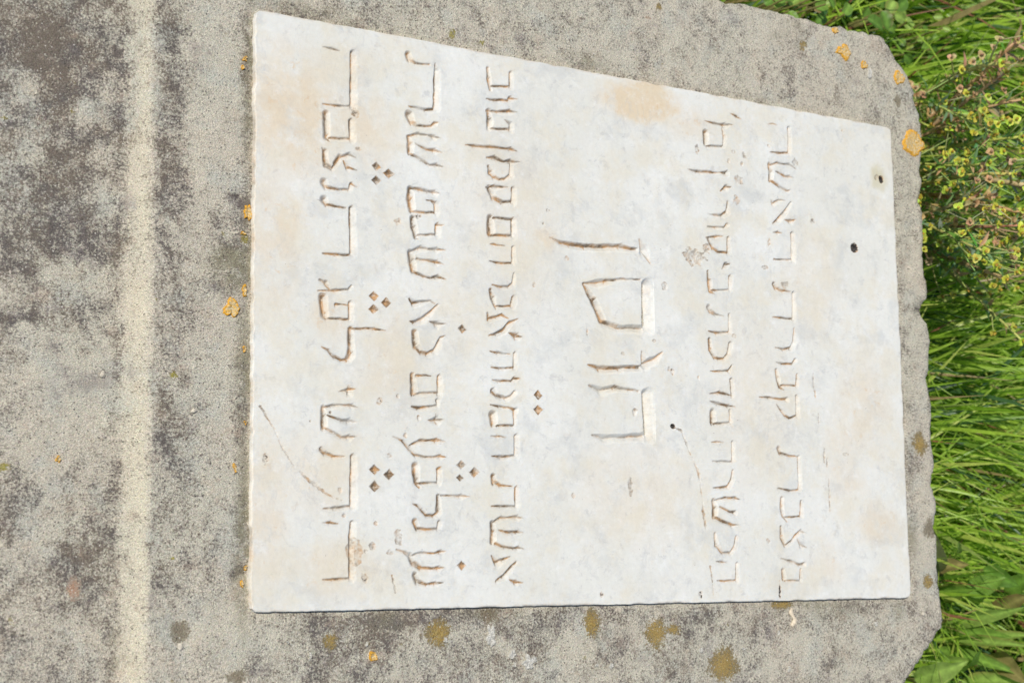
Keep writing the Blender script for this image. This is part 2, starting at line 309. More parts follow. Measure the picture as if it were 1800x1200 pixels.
# ------------------------------------------------------------------ the marble plaque: carved height field
W_, H_ = 0.6772, 0.4500
PX2M = 1 / 1870.           # mean size of one photo pixel on the plaque
LET = []                   # (strokes, kind) ; stroke = [(x,y,r)...] in photo pixels
def G(*strokes): LET.append(('letter', strokes))
def D(*pts): [LET.append(('dot', (p,))) for p in pts]
exec('''
# first line from the left
G([(568,82.5,1),(582,85,4),(597,89.5,1)],[(619,93,6),(618,184,7)],[(569,183.5,2),(590,186,4),(614,186.5,3)])
G([(574,201,6),(575,241,7),(580,250,1)],[(580,243,4),(615,244,4)],[(616,212,6),(617,243,6)])
G([(566,259,2),(572,266,5),(574,290,6),(583,297,4),(591,288,5),(598,277,5),(613,272,6),(625,276,1)],[(604,283,1.5),(611,295,5),(627,300,1)])
D((660,292,8),(682,305,9),(660,317,8))
G([(570,321,7),(574,329,6),(590,333,4),(613,334,4),(617,324,4),(627,329,1)])
G([(570,351,7),(575,360,5),(590,363,3.5),(608,365,2.5)],[(617,366,6),(618,444,7)],[(568,445,2),(590,448,4.5),(614,448,4)])
G([(562,492,3),(573,497,5),(581,509,2)],[(560,511,2),(590,510,5),(612,509,3),(617,503,4)])
G([(569,524,8),(571,554,7),(574,560,4)],[(574,560,4),(612,561,4)],[(615,560,5),(615,533,5)],[(612,537,2),(600,534.5,1.5),(591,535,5)])
D((656,520,8),(678,532,9),(655,543,8))
G([(678,581,1),(657,578,4.5),(620,578,3)],[(617,579,5),(618,624,7),(613,631,6),(600,633,4),(589,628,5),(577,615,3.5),(566,609,1)])
G([(595,688,1),(612,685,7),(625,683,1)],[(612,677,1),(613,690,6)])
G([(568,716,4),(570,733,6.5),(570,752,6)],[(568,716,4),(583,712,5),(605,712,3.5),(618,713,5.5),(628,715,1)],[(575,729,2),(600,739,4),(612,740,6.5),(626,741,1)],[(571,753,4),(600,769,4),(612,768,6.5),(626,767,1)])
G([(564,789,5),(572,797,6),(585,802,4.5),(605,801,1.5)],[(619,802,6),(618,886,7)],[(569,893,1.5),(588,893,5.5),(616,889,4)])
D((657,825,9),(683,834,9),(657,855,9))
G([(566,918,1),(580,918,4),(594,919,1)],[(618,918,5),(616,940,6),(616,1015,6)],[(567,1018,1.5),(585,1018,4),(614,1017,4)])
# second line
G([(718,97,6),(721,105,6.5),(730,111,3.5),(755,114,2.5)],[(765,113,2),(766,125,6.5),(765,188,7)],[(720,187,2),(735,191,4),(748,194,5),(763,193,5)])
G([(720,203,8),(725,216,6.5),(732,221,4),(758,222,3.5),(764,217,5.5),(770,215,2)])
G([(719,242,4),(722,255,7),(722,268,6)],[(718,240,4),(735,235,5),(752,238,2.5),(762,241,6),(773,242,1)],[(730,252,2),(750,263,3.5),(763,265,6),(776,268,1)],[(722,270,4),(740,282,4.5),(755,291,4),(766,290,5.5),(778,293,1)])
G([(719,332,4),(738,333,5.5),(752,337,4),(763,339,6),(773,340,1)],[(722,334,6),(723,352,8),(725,371,6)],[(725,372,5),(740,373,4),(765,374,4)],[(766,372,5.5),(765,358,5.5),(758,353,3),(750,351,1)])
G([(727,384,6),(729,402,6.5),(732,417,5),(736,421,1)],[(735,413,4),(765,413,4)],[(767,411,6),(768,396,6),(780,396,1)])
G([(721,443,5),(725,460,7.5),(728,476,6.5)],[(722,442,5),(738,436,6.5),(752,438,3.5),(766,438,6),(782,440,1)],[(733,455,4),(750,457,3.5),(767,460,6),(779,464,1)],[(729,478,5),(745,486,4.5),(757,489,3.5),(768,486,6.5),(783,490,1)])
G([(720,524,2),(727,533,7),(742,531,5),(756,528,3),(765,534,1)],[(769,536,3),(755,550,5.5),(742,561,7),(728,566,5),(721,564,1)],[(754,565,1),(767,570,7.5),(783,569,1)])
G([(730,585,6),(732,608,7),(741,619,6),(751,622,5.5),(763,617,5.5),(770,604,5.5),(774,594,4),(783,590,1)])
D((811,578,8))
G([(726,660,5),(728,690,6.5)],[(732,660,4),(745,659,3),(758,661,1.5)],[(771,661,5),(771,690,6)],[(730,692,5),(770,690,4)])
G([(724,714,3),(736,717,5.5),(768,713,3.5),(768,703,4.5)])
G([(752,739,1),(767,738,9),(780,737,1)],[(766,728,1),(768,745,2)])
G([(691,767,1),(708,775,4),(720,788,5.5),(731,800,5),(745,803,3.5),(765,803,4),(773,802,5.5),(784,803,1)],[(720,783,3),(737,775,5),(757,774,3.5),(767,774,6),(782,776,1)])
G([(731,820,7),(733,845,6.5),(738,856,3)],[(737,849,4),(768,848,4)],[(770,846,5.5),(770,826,5.5),(775,820,1)])
G([(825,872,1),(809,872,6),(790,871,2.5),(775,871,3)],[(771,872,4),(772,898,6),(763,906,5.5),(750,905,4.5),(741,896,4.5),(733,888,3.5),(726,885,1)])
G([(730,917,6),(735,929,5.5),(750,931,4),(769,930,4.5),(771,918,5)])
G([(697,965,2),(710,970,3.5),(721,977,5.5),(728,990,6.5),(740,998,4.5),(760,999,3.5),(771,998,5.5),(781,998,1)],[(724,976,4),(740,972,4),(765,971,3),(774,969,5.5),(783,968,1)])
G([(730,1011,6),(735,1021,6.5),(750,1027,4),(765,1025,5.5),(779,1024,2)])
D((809,817,8),(807,840,6),(832,830,9),(810,993,8))
# third line
G([(858,121,4),(860,140,5),(863,157,4)],[(864,152,3.5),(893,152,3.5)],[(897,129,5),(897,151,5)])
G([(855,174,2),(870,176,4.5),(893,177,3.5),(896,173,6.5),(909,174,1)])
G([(856,194,4),(875,197,4),(895,196,6.5),(908,197,1)],[(860,195,5),(862,212,7),(860,226,6)],[(860,226,4),(893,228,4)],[(897,227,5.5),(897,218,5),(887,211,1)])
G([(818,254,1),(833,257,4.5),(860,258,4.5),(890,261,3.5),(897,262,6),(909,266,1)])
G([(856,277,3),(868,277,6),(887,284,3.5),(896,283,7),(914,285,1)],[(859,292,3),(863,303,7),(869,311,5.5),(878,316,4),(888,315,4.5),(897,307,5.5),(897,286,3)])
G([(854,329,2),(868,328,6),(893,329,1.5)],[(861,331,6),(868,348,6.5),(883,356,5.5),(899,355,4.5)],[(901,354,6),(901,331,5)])
G([(863,384,7),(864,411,8)],[(868,383,4),(899,386,4)],[(901,387,5.5),(901,413,6.5)],[(865,414,5),(900,415,4.5)])
G([(861,429,1),(868,430,3.5),(887,432,1)],[(901,435,4.5),(901,460,5)],[(861,458,1.5),(873,462,4),(899,462,3.5)])
G([(903,481,3),(901,498,5),(894,504,4.5),(880,505,4.5),(865,501,1)])
G([(863,511,4),(867,525,6),(872,543,2)],[(870,538,3.5),(899,538,3.5)],[(902,523,6),(900,536,6)])
G([(857,550,1.5),(861,560,6),(874,557,4.5),(882,554,4.5),(894,560,1)],[(910,561,1.5),(896,568,5.5),(886,579,6.5),(874,586,6.5),(860,590,1.5)],[(895,585,1.5),(908,591,8),(918,591,1)])
G([(862,616,1),(875,620,4.5),(897,622,1.5)],[(904,621,4.5),(904,646,5)],[(864,645,1.5),(879,648,4.5),(903,646,3.5)])
G([(865,668,2),(876,670,4.5),(899,670,3.5),(904,666,5.5),(914,665,1)])
G([(866,686,7),(874,695,5.5),(888,700,5.5),(899,695,4.5),(904,689,5.5)])
G([(862,711,1.5),(878,714,4.5),(896,717,3),(906,721,6)],[(867,730,8),(869,744,7)],[(874,748,4),(902,748,4.5)],[(904,746,3.5),(904,724,4)])
D((945,694,8),(945,720,9))
G([(863,765,1),(873,766,3.5),(889,768,1)],[(906,766,5.5),(906,798,6)],[(865,801,1.5),(880,803,5.5),(905,801,4)])
G([(868,838,5.5),(870,848,6.5),(879,853,4.5),(901,854,1.5)],[(907,857,4.5),(907,888,5.5)],[(864,889,1.5),(880,890,4.5),(906,890,4)])
G([(866,920,5),(868,937,6.5),(867,952,6)],[(868,918,4),(880,910,5),(893,909,3),(908,909,6.5),(919,910,1)],[(877,931,1.5),(895,935,4.5),(909,935,5.5),(919,936,1)],[(871,955,4.5),(887,962,4.5),(903,964,4),(910,963,5.5),(920,964,1)])
G([(864,976,1.5),(873,988,8),(885,984,5.5),(897,978,1)],[(908,987,3),(896,1001,5.5),(886,1012,6.5),(872,1021,3)],[(896,1018,1.5),(907,1023,6.5),(919,1023,1)])
# the name, cut larger
G([(966,417,1.5),(985,427,6),(1003,431,8),(1030,434,8),(1090,434,8),(1118,439,5)],[(1124,421,2),(1130,440,11),(1143,463,1.5)])
G([(1027,498,3),(1050,497,9),(1065,494,7),(1090,491,4),(1125,491,3)],[(1027,500,4),(1045,530,8),(1059,563,8)],[(1060,566,7),(1085,576,8),(1130,577,9)],[(1134,500,13),(1135,570,14)])
G([(1034,641,2),(1055,648,8),(1090,647,8),(1125,645,7)],[(1128,618,3),(1132,638,10),(1150,631,9),(1164,620,3)])
G([(1036,677,3),(1055,686,9),(1080,681,7),(1105,685,5),(1122,688,3)],[(1134,692,12),(1138,762,13)],[(1041,764,2),(1062,770,9),(1100,768,8),(1132,766,9)])
# fourth line
G([(1284,199,.8),(1295,205,4),(1302,209,1)])
G([(1239,212,1.5),(1255,217,4),(1263,219,3.5),(1273,220,7),(1288,219,1)],[(1269,225,2),(1273,240,4.5),(1272,254,4.5)],[(1241,234,7),(1242,252,7)],[(1243,257,4.5),(1270,257,4.5)])
G([(1209,298,1),(1225,302,5.5),(1250,303,4.5),(1265,303,2),(1277,304,7)])
G([(1267,335,1.5),(1276,329,7.5),(1285,329,2)])
G([(1279,354,3),(1278,372,6),(1269,379,5.5),(1258,378,4),(1243,375,1)])
G([(1244,398,1.5),(1258,400,4),(1273,400,3.5),(1278,395,5.5)])
G([(1242,417,2),(1258,416,5),(1270,415,1.5)],[(1246,420,3.5),(1254,437,4.5),(1263,443,4.5),(1280,444,4.5)],[(1280,418,4.5),(1280,443,5.5)])
G([(1269,472,1.5),(1276,465,7),(1283,463,2)])
G([(1245,477,3),(1248,495,6.5),(1250,512,5),(1256,517,1)],[(1252,511,4),(1280,509,3.5)],[(1283,487,6),(1282,507,5)])
G([(1246,540,5.5),(1250,547,6),(1258,553,4),(1272,555,1)],[(1281,553,3.5),(1282,583,5)],[(1246,582,1.5),(1260,585,5),(1281,584,4)])
G([(1248,597,4),(1250,615,5.5),(1257,628,4.5),(1263,631,4.5),(1273,630,4.5),(1280,621,5.5),(1283,604,5.5)])
G([(1249,652,1.5),(1266,653,4.5),(1281,651,4.5),(1286,642,2.5)])
G([(1285,667,5.5),(1287,695,4)],[(1248,692,1.5),(1264,690,6),(1284,694,2)])
G([(1248,704,1.5),(1262,709,5.5),(1280,713,5),(1292,714,1)],[(1253,723,6.5),(1254,742,7)],[(1256,745,4.5),(1281,743,4.5)],[(1284,741,5.5),(1283,720,4)])
G([(1251,777,1),(1260,777,3.5),(1271,778,1)],[(1287,777,4.5),(1288,808,5)],[(1253,811,1.5),(1267,811,4.5),(1287,811,3.5)])
G([(1288,827,3),(1286,843,5.5),(1280,854,5.5),(1268,857,4.5),(1254,857,1.5)])
G([(1255,880,5),(1258,895,7),(1257,908,6)],[(1257,880,4.5),(1272,875,4.5),(1285,875,4),(1293,876,5),(1300,877,1)],[(1265,891,3),(1281,899,4),(1292,901,6)],[(1258,910,4.5),(1272,917,4.5),(1287,923,4.5),(1299,922,1)])
G([(1257,938,3),(1260,958,5.5),(1271,971,5),(1284,971,5),(1292,959,5.5),(1294,944,4)])
G([(1259,986,1),(1268,987,3.5),(1277,988,1)],[(1295,990,4.5),(1295,1018,5)],[(1261,1019,1.5),(1275,1021,4),(1294,1019,3.5)])
# fifth line
G([(1350,218,.8),(1358,218,2.2),(1366,220,.8)],[(1386,225,5),(1387,267,5.5)],[(1354,267,1.5),(1368,269,4.5),(1386,269,4)])
G([(1353,290,5),(1356,303,7),(1355,317,5.5)],[(1354,290,4.5),(1366,286,4.5),(1378,288,2.5),(1386,289,5),(1399,296,1)],[(1364,301,2),(1380,311,4),(1387,311,5),(1394,312,1)],[(1356,318,4.5),(1370,329,4),(1383,336,4.5),(1388,334,3)])
G([(1355,351,1.5),(1359,358,5.5),(1368,352,4.5),(1381,353,1)],[(1390,357,4),(1379,373,6.5),(1368,386,6.5),(1359,392,2.5)],[(1379,386,1.5),(1389,389,6.5),(1399,386,1)])
G([(1359,408,1),(1367,408,4.5),(1374,409,1)],[(1392,411,5.5),(1393,457,6)],[(1361,456,2.5),(1392,457,4)])
G([(1361,500,5),(1365,507,5.5),(1376,511,4.5),(1389,512,1.5)],[(1394,515,4.5),(1394,559,5.5)],[(1358,557,1),(1372,559,4.5),(1393,560,3.5)])
G([(1396,577,2),(1395,600,5.5),(1390,611,5.5),(1377,614,5.5),(1363,611,1)])
G([(1364,637,1.5),(1375,639,4.5),(1393,639,3.5),(1398,633,5.5)])
G([(1365,651,4),(1368,665,5.5),(1371,680,4),(1378,686,1)],[(1373,678,4),(1398,678,3.5)],[(1401,659,3.5),(1401,676,5)])
G([(1335,697,1.5),(1352,699,4.5),(1370,701,3.5),(1383,702,6)],[(1365,710,1),(1374,722,4.5),(1380,731,4),(1388,735,4),(1400,731,4)],[(1400,697,4.5),(1401,730,5.5)])
G([(1369,788,5),(1373,796,5.5),(1385,801,4),(1402,802,2)],[(1403,803,4.5),(1405,857,5.5)],[(1367,857,1),(1388,862,4),(1405,860,3.5)])
G([(1375,876,4),(1375,892,5.5),(1377,906,4.5),(1384,918,1)],[(1380,909,3),(1407,907,3.5)],[(1408,881,3.5),(1408,905,5.5)])
G([(1373,926,3),(1375,945,5.5),(1381,958,4.5),(1392,951,4.5),(1399,940,4.5),(1407,934,5.5),(1416,936,1)],[(1401,947,1),(1408,958,6),(1418,962,1)])
G([(1373,981,1.5),(1390,986,4),(1405,992,4.5),(1413,991,5.5)],[(1377,1002,4.5),(1379,1016,5.5)],[(1380,1020,3.5),(1405,1020,3.5)],[(1407,1018,4.5),(1408,1000,3)])
''')
# small damage: (x, y, rx, ry, depth mm, blackness)
CHIPS = [(1502,436,8.5,10,5,1.6),(1549,316,5.5,8,5,1.5),(1541,312,5,6,1.0,0),(1183,749,5,5,3,.9),(1220,452,20,15,1.2,.0),(1243,437,8,9,.9,.0),(1300,317,9,9,.9,.1),
 (1294,350,6,9,.8,.1),(1308,272,5,6,.8,.2),(1289,266,4,5,.7,.2),(1169,504,8,7,1.0,.15),(1116,724,5,7,1.0,0),(1397,286,6,8,1.0,.2),(1351,257,3,4,.9,.2),(1225,262,5,8,.6,.5),
 (1304,289,3,6,.6,.2),(1281,283,3,4,.8,0),(1182,652,4,7,.8,.4),(1176,648,3,5,.6,0),(963,370,3,4,.7,0),(1032,583,2,6,.7,0),(1095,622,4,4,.6,0),(737,734,3,4,.8,0),(713,765,3,4,.9,.2),
 (700,695,2.5,4,.9,0),(667,704,5,6,.6,.4),(598,861,3,4,.8,0),(605,905,3,4,.8,0),(661,919,3,4,.8,0),(643,968,3,4,.8,0),(700,945,6,12,.7,.2),(685,970,4,4,.6,.2),(684,802,4,5,.6,.1),
 (735,380,4,5,.6,.4),(700,388,6,6,.6,.3),(625,200,5,7,.7,.35),(630,262,5,3,.6,.3),(623,970,12,20,.5,.2),(1232,1045,4,6,.8,.6),(1371,1038,2.5,16,.7,.6),(467,806,4,8,.6,.5),(1486,798,6,3,.5,.2),
 (1429,390,5,5,.6,.3),(1430,670,1.5,14,.6,0),(1433,691,1.2,8,.6,0),(1439,735,1.2,9,.6,0),(1449,800,2,16,.7,0),(1454,812,2,10,.8,0),(1458,870,1.5,30,.5,0),(1228,664,2,6,.7,0),(1345,470,8,4,.5,.1),
 (1115,1100,1,1,.1,0),(640,1015,5,8,.7,.4),(655,960,5,6,.6,.2),(1380,500,7,7,.6,0),(1352,425,4,7,.5,.2),(955,392,2,3,.5,0),(995,455,4,5,.4,0),(1058,1045,3,5,.5,.4),(940,500,4,5,.5,0),(1480,230,2,3,.5,.3),
 (1350,950,3,4,.4,.2),(1008,870,3,5,.5,.1),(1108,855,4,16,.4,0),(1150,598,3,3,.6,0),(1290,590,4,4,.5,0),(545,740,2,3,.6,.6),(580,725,2,3,.6,.4)]
CRACKS = [([(1185,750),(1198,756),(1206,778),(1212,793),(1221,815),(1229,832),(1232,860),(1236,890),(1241,932)],2.6),
 ([(1249,995),(1252,1015),(1254,1048)],1.8),([(458,715),(480,750),(496,785),(515,818),(545,845),(572,866),(600,880)],2.6),([(690,1010),(695,1040)],2.)]

STEP = 0.0005
NX = int(round(W_ / STEP)) // 12 * 12; NY = int(round(H_ / STEP)) // 12 * 12
sx, sy = W_ / NX, H_ / NY
XX, YY = np.meshgrid(np.linspace(0, W_, NX + 1), np.linspace(0, H_, NY + 1), indexing='ij')
depth = np.zeros_like(XX); grime = np.zeros_like(XX); pit_black = np.zeros_like(XX); owner = np.full(XX.shape, -1, int)
# one shared wobble field so chisel cuts are not mathematically straight
def smooth_noise(shape, cell, seed):
    r = np.random.RandomState(seed); a = r.rand(shape[0] // cell + 3, shape[1] // cell + 3) * 2 - 1
    i = np.arange(shape[0]) / cell; j = np.arange(shape[1]) / cell
    i0 = i.astype(int); j0 = j.astype(int); fi = i - i0; fj = j - j0
    fi = fi * fi * (3 - 2 * fi); fj = fj * fj * (3 - 2 * fj)
    A = a[i0][:, j0]; B = a[i0 + 1][:, j0]; C_ = a[i0][:, j0 + 1]; D_ = a[i0 + 1][:, j0 + 1]
    fi = fi[:, None]; fj = fj[None]
    return A * (1 - fi) * (1 - fj) + B * fi * (1 - fj) + C_ * (1 - fi) * fj + D_ * fi * fj
n1 = smooth_noise(XX.shape, 9, 1); n2 = smooth_noise(XX.shape, 4, 2); n3 = smooth_noise(XX.shape, 22, 3); n4 = smooth_noise(XX.shape, 2, 4)
WX = XX + .00035 * n1 + .0003 * n3; WY = YY + .00035 * smooth_noise(XX.shape, 9, 5) + .0003 * smooth_noise(XX.shape, 22, 6)
SL = 0.88                  # slope of the chisel cut walls
def window(x0, x1, y0, y1):
    return (slice(max(0, int(x0 / sx) - 1), min(NX + 1, int(x1 / sx) + 3)), slice(max(0, int(y0 / sy) - 1), min(NY + 1, int(y1 / sy) + 3)))
def seg_cut(a, b, ra, rb):
    """returns window, signed inside amount (r - d) and across-sign"""
    m = max(ra, rb) + .001
    s = window(min(a[0], b[0]) - m, max(a[0], b[0]) + m, min(a[1], b[1]) - m, max(a[1], b[1]) + m)
    x = WX[s]; y = WY[s]; dx, dy = b[0] - a[0], b[1] - a[1]; L2 = dx * dx + dy * dy + 1e-12
    t = np.clip(((x - a[0]) * dx + (y - a[1]) * dy) / L2, 0, 1)
    d = np.hypot(x - a[0] - t * dx, y - a[1] - t * dy)
    r = ra + (rb - ra) * t
    ox = x - a[0] - t * dx; oy = y - a[1] - t * dy
    lee = (-ox * .92 + oy * .55) / (d + 1e-6)     # +1 on the steep wall, -1 on the sloping one
    return s, d, r, np.clip(lee, -1, 1)
for gi, (kind, strokes) in enumerate(LET):
    for st in strokes:
        if kind == 'dot':
            px, py, r = st; c = at(px + 1.2, py); rm = r * PX2M * .92
            s = window(c[0] - rm * 1.2, c[0] + rm * 1.2, c[1] - rm * 1.2, c[1] + rm * 1.2)
            q = rm - (np.abs(WX[s] - c[0]) * .92 + np.abs(WY[s] - c[1]) * 1.05) * (1 + .12 * n1[s])
            dp = np.clip(q, 0, None) * .62 + np.where(q > 0, .0002 * (n2[s] + n4[s]) * np.clip(q / .001, 0, 1), 0)
            m = dp > depth[s]; depth[s] = np.where(m, dp, depth[s]); owner[s] = np.where(m & (owner[s] < 0), gi, owner[s])
            grime[s] = np.maximum(grime[s], np.where(q > 0, np.clip(.85 + .6 * q / rm, 0, 1.2), np.clip(1 + q / .0008, 0, 1) * .4))
            continue
        P = []
        for (px, py, r) in st:
            rm = r * PX2M * 1.0
            p = at(px, py); P.append((p[0], p[1], rm))
        allx = [q_[0] for st_ in strokes for q_ in st_]; midx = .5 * (min(allx) + max(allx))
        for a, b in zip(P[:-1], P[1:]):
            vert = abs(b[1] - a[1]) > 1.2 * abs(b[0] - a[0])
            k0 = P.index(a); left = vert and .5 * (st[k0][0] + st[k0 + 1][0]) < midx
            s, d, r, lee = seg_cut(a, b, a[2], b[2])
            w_lee, w_sun = (1.15, 1.1) if left else (.62, 1.75 if vert else 1.35)
            f = lee * .5 + .5; f = f * f * (3 - 2 * f)
            re_ = r * (w_sun + (w_lee - w_sun) * f)
            rel = 1 - d / np.maximum(re_, 1e-6)               # 0 rim .. 1 bottom
            q = rel * re_
            dp = np.clip(rel, 0, 1) ** (1.05 + .85 * (1 - f)) * r * (.90 if left else .74)
            dp = dp + np.where(q > 0, .00010 * (n2[s] + n4[s]) * np.clip(q / .001, 0, 1), 0)
            m = dp > depth[s]
            depth[s] = np.where(m, dp, depth[s]); owner[s] = np.where(m & (owner[s] < 0), gi, owner[s])
            # dirt line along the bottom, brown over the steep wall, faint warm halo round the cut
            thin = np.clip(1 - (d - .00035 * (.6 + .4 * n3[s])) / .0007, 0, 1)
            g_ = np.where(f > .45, np.clip(rel * 1.6 + .1, 0, 1) * (.95 if left else .85), 0)
            g_ = np.maximum(g_, thin * .95)
            if r.max() > .0045: g_ = np.maximum(np.where(f > .45, np.clip(rel, 0, 1) * .35, 0), np.clip(1 - d / .0013, 0, 1) * .75)
            g_ = np.maximum(np.where(q > 0, g_, 0), np.clip(1 - (d - re_ * (.5)) / .0016, 0, 1) * .16)
            grime[s] = np.maximum(grime[s], g_ * np.clip(.35 + r / .0022, 0, 1))
grime *= np.clip(.95 + .5 * n3 + .3 * n1, .15, 1.3)
for (px, py, rx, ry, dm, so_) in CHIPS:  # pits and chips
    c = at(px, py); ax = rx / 1700.; ay = ry / 2050.
    s = window(c[0] - ax * 1.6, c[0] + ax * 1.6, c[1] - ay * 1.6, c[1] + ay * 1.6)
    q = 1 - np.hypot((XX[s] - c[0]) / ax, (YY[s] - c[1]) / ay) + (.32 * n1[s] + .25 * n2[s]) * (.3 if dm > 2 else 1)
    dp = np.clip(q * 2.2, 0, 1) * dm * .001 * (.75 + .25 * n4[s])
    m = (q > 0); depth[s] = np.where(m, np.maximum(depth[s], dp), depth[s])
    grime[s] = np.maximum(grime[s], np.where(m, (.35 + .3 * n2[s] + .2 * n4[s]) if dm < 2 else .8, 0))
    if so_: pit_black[s] = np.maximum(pit_black[s], np.clip(q * 2 + .3 * n4[s], 0, 1) * so_ * (1 if so_ > .8 else (n4[s] + n2[s] > .1)))
for pts, wd in CRACKS:
    P = [at(*p) for p in pts]
    for a, b in zip(P[:-1], P[1:]):
        s, d, r, lee = seg_cut(a, b, wd * PX2M * .8, wd * PX2M * .8); q = r * (.75 + .8 * n3[s] + .5 * n2[s]) - d + .0003 * n4[s]
        m = q > 0; depth[s] = np.where(m, np.maximum(depth[s], q * .5), depth[s])
        grime[s] = np.maximum(grime[s], np.where(m, np.clip(.35 + .5 * n1[s] + .3 * n3[s], 0, .8), 0))
# softly worn, chipped arris all round
edge = np.minimum(np.minimum(XX, W_ - XX), np.minimum(YY, H_ - YY))
re = .0010 + .0005 * n3 + .0004 * n1
wear = np.clip(re - edge, 0, None); cornerd = np.hypot(np.clip(.006 - np.minimum(XX, W_ - XX), 0, 1), np.clip(.006 - np.minimum(YY, H_ - YY), 0, 1))
depth = np.maximum(depth, wear ** 2 / .0032 + wear * .25)
# quad-tree blocks: flat blocks become one n-gon, cut blocks keep every cell
B = 12
idx = np.arange((NX + 1) * (NY + 1)).reshape(NX + 1, NY + 1)
active = depth > 1e-6
edge_g = (grime > .02)
fine_cells = []; flat_faces = []
cellact = active[:-1, :-1] | active[1:, :-1] | active[:-1, 1:] | active[1:, 1:]
need = (cellact | edge_g[:-1, :-1]).reshape(NX // B, B, NY // B, B).any(axis=(1, 3))
for bi in range(NX // B):
    for bj in range(NY // B):
        if not need[bi, bj]:
            i0, j0, i1, j1 = bi * B, bj * B, bi * B + B, bj * B + B
            f = list(idx[i0:i1, j0]) + list(idx[i1, j0:j1]) + list(idx[i1:i0:-1, j1]) + list(idx[i0, j1:j0:-1])
            flat_faces.append(f)
ii, jj = np.nonzero(np.kron(need, np.ones((B, B), bool)))
quads = np.stack([idx[ii, jj], idx[ii + 1, jj], idx[ii + 1, jj + 1], idx[ii, jj + 1]], 1)
ow = np.maximum.reduce([owner[ii, jj], owner[ii + 1, jj], owner[ii + 1, jj + 1], owner[ii, jj + 1]])
ow = np.where(cellact[ii, jj], ow, -1)
ZZ = -depth
wav = .00028 * n3 + .00022 * n1 + .00015 * n2
def near(d): return np.exp(-d / .003)
cr_ = .0022 * np.exp(-(np.minimum(XX, W_ - XX) + np.minimum(YY, H_ - YY)) / .0022)
XW = XX + near(XX) * (wav * 1.6 + .0002) - near(W_ - XX) * (wav * .6 + .0002) + np.where(XX < W_ / 2, cr_, -cr_)
YW = YY + near(YY) * wav * .5 - near(H_ - YY) * wav * .4 + np.where(YY < H_ / 2, cr_, -cr_)
AV = np.stack([XW.ravel(), YW.ravel(), ZZ.ravel()], 1)
grime = np.maximum(grime, np.clip(1 - edge / .0022, 0, 1) * (.22 + .3 * n3))
gv, sv = np.clip(grime, 0, 1).ravel(), pit_black.ravel()

grave = empty('gravestone', (0, 0, GROUND), 'weathered grey tomb slab with clipped corners around a white marble plaque cut with Hebrew letters', 'gravestone')
def place(o): o.location = Vector((0, 0, -GROUND)); return o    # children built in world coordinates
def sub_mesh(name, faces, parent):
    if isinstance(faces, np.ndarray):
        u, inv = np.unique(faces.ravel(), return_inverse=True); ff = inv.reshape(faces.shape)
    else:
        flat = np.concatenate([np.asarray(f) for f in faces]); u, inv = np.unique(flat, return_inverse=True)
        ff = []; k = 0
        for f in faces: ff.append(inv[k:k + len(f)]); k += len(f)
    o = mesh_np(name, AV[u], ff, M['marble'], parent)
    attr(o, 'grime', gv[u]); attr(o, 'pit_black', sv[u]); return o
# plaque body: surface + sides down into the stone
main = [list(q) for q in quads[ow < 0]] + flat_faces
nbase = len(AV); ring = list(idx[0:NX, 0]) + list(idx[NX, 0:NY]) + list(idx[NX:0:-1, NY]) + list(idx[0, NY:0:-1])
low = AV[ring].copy(); low[:, 2] = -.012
AV = np.vstack([AV, low]); gv = np.concatenate([gv, np.full(len(low), .45)]); sv = np.concatenate([sv, np.zeros(len(low))])
n = len(ring)
main += [[nbase + k, nbase + (k + 1) % n, ring[(k + 1) % n], ring[k]] for k in range(n)]
plaque = place(sub_mesh('marble_plaque', main, grave))
for gi, (kind, _) in enumerate(LET):
    q = quads[ow == gi]
    if len(q): sub_mesh('carved_letter' if kind == 'letter' else 'carved_dot', q, plaque)

# ------------------------------------------------------------------ the stone
EDGE_PX = [(1240,-6),(1290,4),(1340,14),(1390,24),(1440,38),(1480,45),(1497,52),(1520,53),(1545,60),(1556,66),(1564,77),(1571,92),(1585,112),(1597,132),(1605,150),(1611,163),(1610,175),(1613,187),(1620,200),
 (1622,225),(1622,262),(1622,290),(1620,300),(1624,315),(1624,342),(1621,350),(1625,375),(1628,400),(1628,430),(1627,470),(1627,486),(1631,492),(1632,520),(1627,537),(1621,545),(1623,556),(1632,568),(1635,600),(1636,625),(1635,650),
 (1633,665),(1636,700),(1640,730),(1638,760),(1641,785),(1645,800),(1645,818),(1641,835),(1641,853),(1648,875),(1647,905),(1645,925),(1650,942),(1648,955),(1652,975),(1651,995),(1655,1010),(1657,1050),(1660,1090),(1656,1103),(1650,1111),(1648,1118),
 (1638,1132),(1617,1165),(1598,1196),(1575,1232)]
EDGE_PX = [((1618.5 + (y - 200) * .0445) + .85 * (x - (1618.5 + (y - 200) * .0445)), y) if 230 < y < 1060 else (x, y) for x, y in EDGE_PX]
E3 = [at(x, y, ZS) for x, y in EDGE_PX]
XL = -1.25                                            # foot end, behind the photographer's feet
ytop = E3[0][1] + .012; ybot = E3[-1][1] - .02
out = [(e[0], e[1]) for e in E3]
out = out + [(out[-1][0] - .05, ybot), (.3, ybot - .004), (-.1, ybot), (-.6, ybot), (XL, ybot), (XL, .22), (XL, ytop), (-.6, ytop), (-.1, ytop), (.3, ytop - .003)]
def resample(p, st):
    o = []
    for a, b in zip(p, p[1:] + p[:1]):
        L_ = math.hypot(b[0] - a[0], b[1] - a[1]); k = max(1, int(round(L_ / st)))
        for i in range(k): o.append((a[0] + (b[0] - a[0]) * i / k, a[1] + (b[1] - a[1]) * i / k))
    return o
out = resample(out, .0036)
oa = np.array(out)
tan = np.roll(oa, -1, 0) - np.roll(oa, 1, 0); tan /= np.linalg.norm(tan, axis=1)[:, None]
